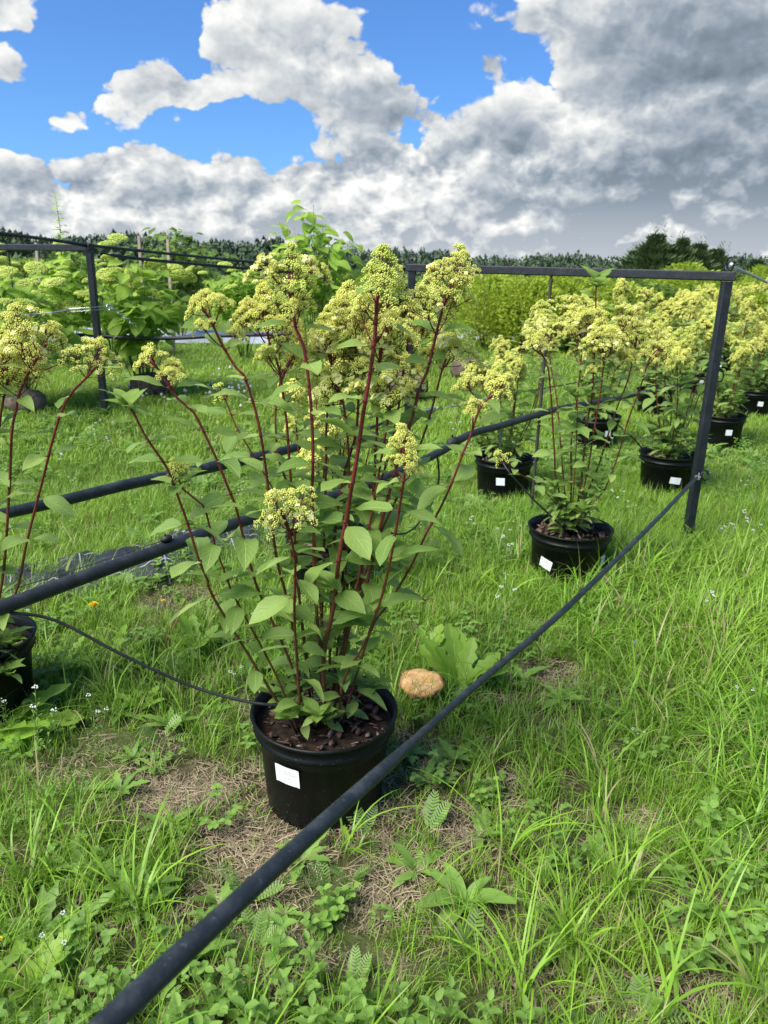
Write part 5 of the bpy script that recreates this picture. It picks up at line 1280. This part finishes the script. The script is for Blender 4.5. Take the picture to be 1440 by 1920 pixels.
# ------------------------------------------------------------------ hedge of yellow-green shrubs on the right and scrub in the middle
def bushy(H, Wd, n, L_):
    mb = MB()
    for k in range(n):
        a = rnd.uniform(0, 6.28); u = rnd.uniform(0, 1); z_ = H * (.08 + .92 * u ** .8); r_ = Wd * .5 * (math.sin(math.pi * min(1, .22 + .74 * u)) ** .6) * rnd.uniform(.45, 1.12) * (1 + .25 * math.sin(a * 3 + z_ * 5))
        b_ = Vector((math.cos(a) * r_, math.sin(a) * r_, z_)); d = Vector((math.cos(a), math.sin(a), rnd.uniform(-.2, 1.8)))
        mx = leaf_matrix(b_, d, L_ * rnd.uniform(.6, 1.3), rnd.uniform(-.9, .9)); A = np.array(mx)
        v = np.array([(0, 0, 0), (-.24, .45, .03), (0, 1, -.15), (.24, .45, .03)]) @ A[:3, :3].T + A[:3, 3]; mb.add(v, [(0, 3, 2, 1)], rn=rnd.random() * .99)
    return mb
def shrub_proto(H, Wd, n, L_, m_, nm='foliage'):
    tr = MB()
    for k in range(7): a = k * .9; tube_mb(tr, [Vector((0, 0, 0)), Vector((math.cos(a) * Wd * .15, math.sin(a) * Wd * .15, H * .4)), Vector((math.cos(a) * Wd * .3, math.sin(a) * Wd * .3, H * .8))], [.012, .008, .004], 4)
    return tr.mesh('stem', M['woodstem']), bushy(H, Wd, n, L_).mesh(nm, m_)
HP = [shrub_proto(1.18, 1.15, 2600, .085, M['foliage_yellow']) for _ in range(3)] + [shrub_proto(1.12, 1.1, 2600, .08, M['foliage_mid']) for _ in range(2)]
def put_shrub(pr, x_, y_, s_, label, group, nm='shrub', cat='shrub'):
    o = empty(nm, (x_, y_, zgf(x_, y_)), label, cat, group, rnd.uniform(0, 6.28)); o.scale = (s_, s_, s_ * rnd.uniform(.85, 1.15)); link('stem', pr[0], o); tag(link('foliage', pr[1], o), kind='stuff')
for i in range(46):
    row = i % 2; t = (i // 2) / 22; px = 900 + 700 * t + rnd.uniform(-15, 15); D = 12.5 + 2.4 * row + rnd.uniform(-.4, .4); p = base_at(px, D)
    put_shrub(HP[rnd.choice((0, 0, 1, 1, 2, 3))], p.x, p.y, rnd.uniform(.85, 1.05), 'yellow-green shrub in the dense hedge behind the right-hand hydrangeas', 'yellow-green hedge shrubs')
for i in range(40):
    px = rnd.uniform(330, 900); D = rnd.uniform(16, 34); p = base_at(px, D)
    put_shrub(HP[rnd.choice((1, 3, 4, 4))], p.x, p.y, rnd.uniform(.7, 1.1) * (.8 if D < 24 else 1.1), 'green bush in the middle distance behind the largest hydrangea', 'bushes in the middle distance')
for i in range(26):
    px = rnd.uniform(-60, 330); D = rnd.uniform(16, 30); p = base_at(px, D)
    put_shrub(HP[rnd.choice((1, 3, 4))], p.x, p.y, rnd.uniform(.8, 1.2), 'green bush in the middle distance behind the left frame', 'bushes in the middle distance on the left')
for i in range(40):
    px = rnd.uniform(860, 1600); D = rnd.uniform(19, 40); p = base_at(px, D)
    put_shrub(HP[rnd.choice((0, 1, 2, 3))], p.x, p.y, rnd.uniform(.85, 1.2), 'light green bush beyond the hedge on the right', 'bushes beyond the hedge')

# ------------------------------------------------------------------ conifers
def conifer(H, Wd, n, L_, bushy_=.5):
    mb = MB()
    for k in range(n):
        u = rnd.random() ** 1.15; z_ = H * (.06 + .94 * u); whorl = .72 + .28 * math.sin(z_ / H * 40 + rnd.uniform(-.5, .5)); r_ = Wd * .5 * (1 - u) ** .75 * whorl * rnd.uniform(.25, 1.1) + .02; a = rnd.uniform(0, 6.28)
        b_ = Vector((math.cos(a) * r_, math.sin(a) * r_, z_ + r_ * .15)); d = Vector((math.cos(a), math.sin(a), rnd.uniform(.2, 1.6) + 1.5 * u))
        mx = np.array(leaf_matrix(b_, d, L_ * rnd.uniform(.6, 1.3), rnd.uniform(-1.5, 1.5))); v = np.array([(0, 0, 0), (-.10, .4, 0), (0, 1, 0), (.10, .4, 0)]) @ mx[:3, :3].T + mx[:3, 3]; mb.add(v, [(0, 3, 2, 1)], rn=rnd.random() * .99)
    for k in range(8):   # leading shoots
        a = rnd.uniform(0, 6.28); r_ = Wd * .12 * rnd.random(); b_ = Vector((math.cos(a) * r_, math.sin(a) * r_, H * rnd.uniform(.86, 1.0)))
        for j in range(14):
            mx = np.array(leaf_matrix(b_ + Vector((0, 0, j * L_ * .22)), (math.cos(j * 2.4), math.sin(j * 2.4), 1.3), L_ * .45, 0)); v = np.array([(0, 0, 0), (-.12, .4, 0), (0, 1, 0), (.12, .4, 0)]) @ mx[:3, :3].T + mx[:3, 3]; mb.add(v, [(0, 3, 2, 1)], rn=rnd.random() * .99)
    tr = MB(); tube_mb(tr, [Vector((0, 0, -.1)), Vector((0, 0, H * .5)), Vector((0, 0, H))], [H * .018, H * .010, H * .002], 6, rn=.3); return tr.mesh('trunk', M['woodstem']), mb.mesh('crown', M['needle'])
CP = [conifer(4.0, 2.6, 5200, .26), conifer(3.6, 1.9, 4200, .24), conifer(3.3, 2.3, 4200, .24)]
for i, (px, top, D, pr, sw, lb) in enumerate(((1232, 437, 34, 0, 1.9, 'bushy young pine, tallest of the conifer clump on the right'), (1262, 458, 35, 2, 2.0, 'low pine filling the clump between the two taller conifers'), (1282, 445, 34, 1, 1.5, 'narrow pointed conifer, second tallest in the clump'), (1312, 455, 35, 1, 1.9, 'conifer with pointed top right of the narrow one'), (1345, 466, 36, 2, 1.9, 'rightmost low conifer of the clump'), (1195, 468, 35, 2, 2.0, 'leftmost low conifer of the clump'), (1420, 486, 38, 0, 2.1, 'dark conifer at the right edge behind the post top'))):
    t_ = atY(px, top, D); g0 = zgf(t_.x, t_.y); Hh = (4.0, 3.6, 3.3)[pr]; s_ = (t_.z - g0) / (Hh * 1.06); o = empty('conifer_tree', (t_.x, t_.y, g0), lb, 'tree', 'young conifers behind the hedge', rnd.uniform(0, 6)); o.scale = (s_ * sw * 1.35, s_ * sw * 1.35, s_)
    link('trunk', CP[pr][0], o); link('crown', CP[pr][1], o)
# far forest along the horizon: one mass
ff = MB()
for k in range(2600):
    azd = rnd.uniform(-50, 55); lay_ = rnd.random(); D = (175 + 90 * lay_) * (1 + .5 * sst(np.array((azd + 14) / 26.)).item())
    x_, y_ = D * math.sin(R(azd)), D * math.cos(R(azd)); H = rnd.triangular(7.2, 9.8, 8.8) * (1 + .15 * lay_) * (.97 + .07 * math.sin(azd * .6) + .04 * math.sin(azd * 1.9)); Wd = H * rnd.uniform(.5, .85); g0 = zgf(x_, y_); c = rnd.random() * .99; pw = rnd.uniform(.35, .7)
    for j in range(30):
        u = rnd.random(); z_ = H * (.02 + .9 * u); r_ = Wd * .5 * (1 - u * .97) ** pw * rnd.uniform(.5, 1.1); a = rnd.uniform(0, 6.28); h_ = H * .12 * rnd.uniform(.5, 1.3) * (1 - .5 * u)
        bx, by = x_ + math.cos(a) * r_, y_ + math.sin(a) * r_; wx, wy = -math.sin(a) * h_ * .8, math.cos(a) * h_ * .8
        ff.add([(bx - wx, by - wy, g0 + z_ - h_ * .5), (bx + wx, by + wy, g0 + z_ - h_ * .5), (bx - math.cos(a) * r_ * .4, by - math.sin(a) * r_ * .4, g0 + z_ + h_)], [(0, 1, 2)], rn=(c + rnd.random() * .2) % .99)
o_ = build(ff, 'forest', M['forest']); tag(o_, 'dark pine forest edging the field along the whole horizon', 'forest', kind='stuff')
print('objects', len(bpy.data.objects))
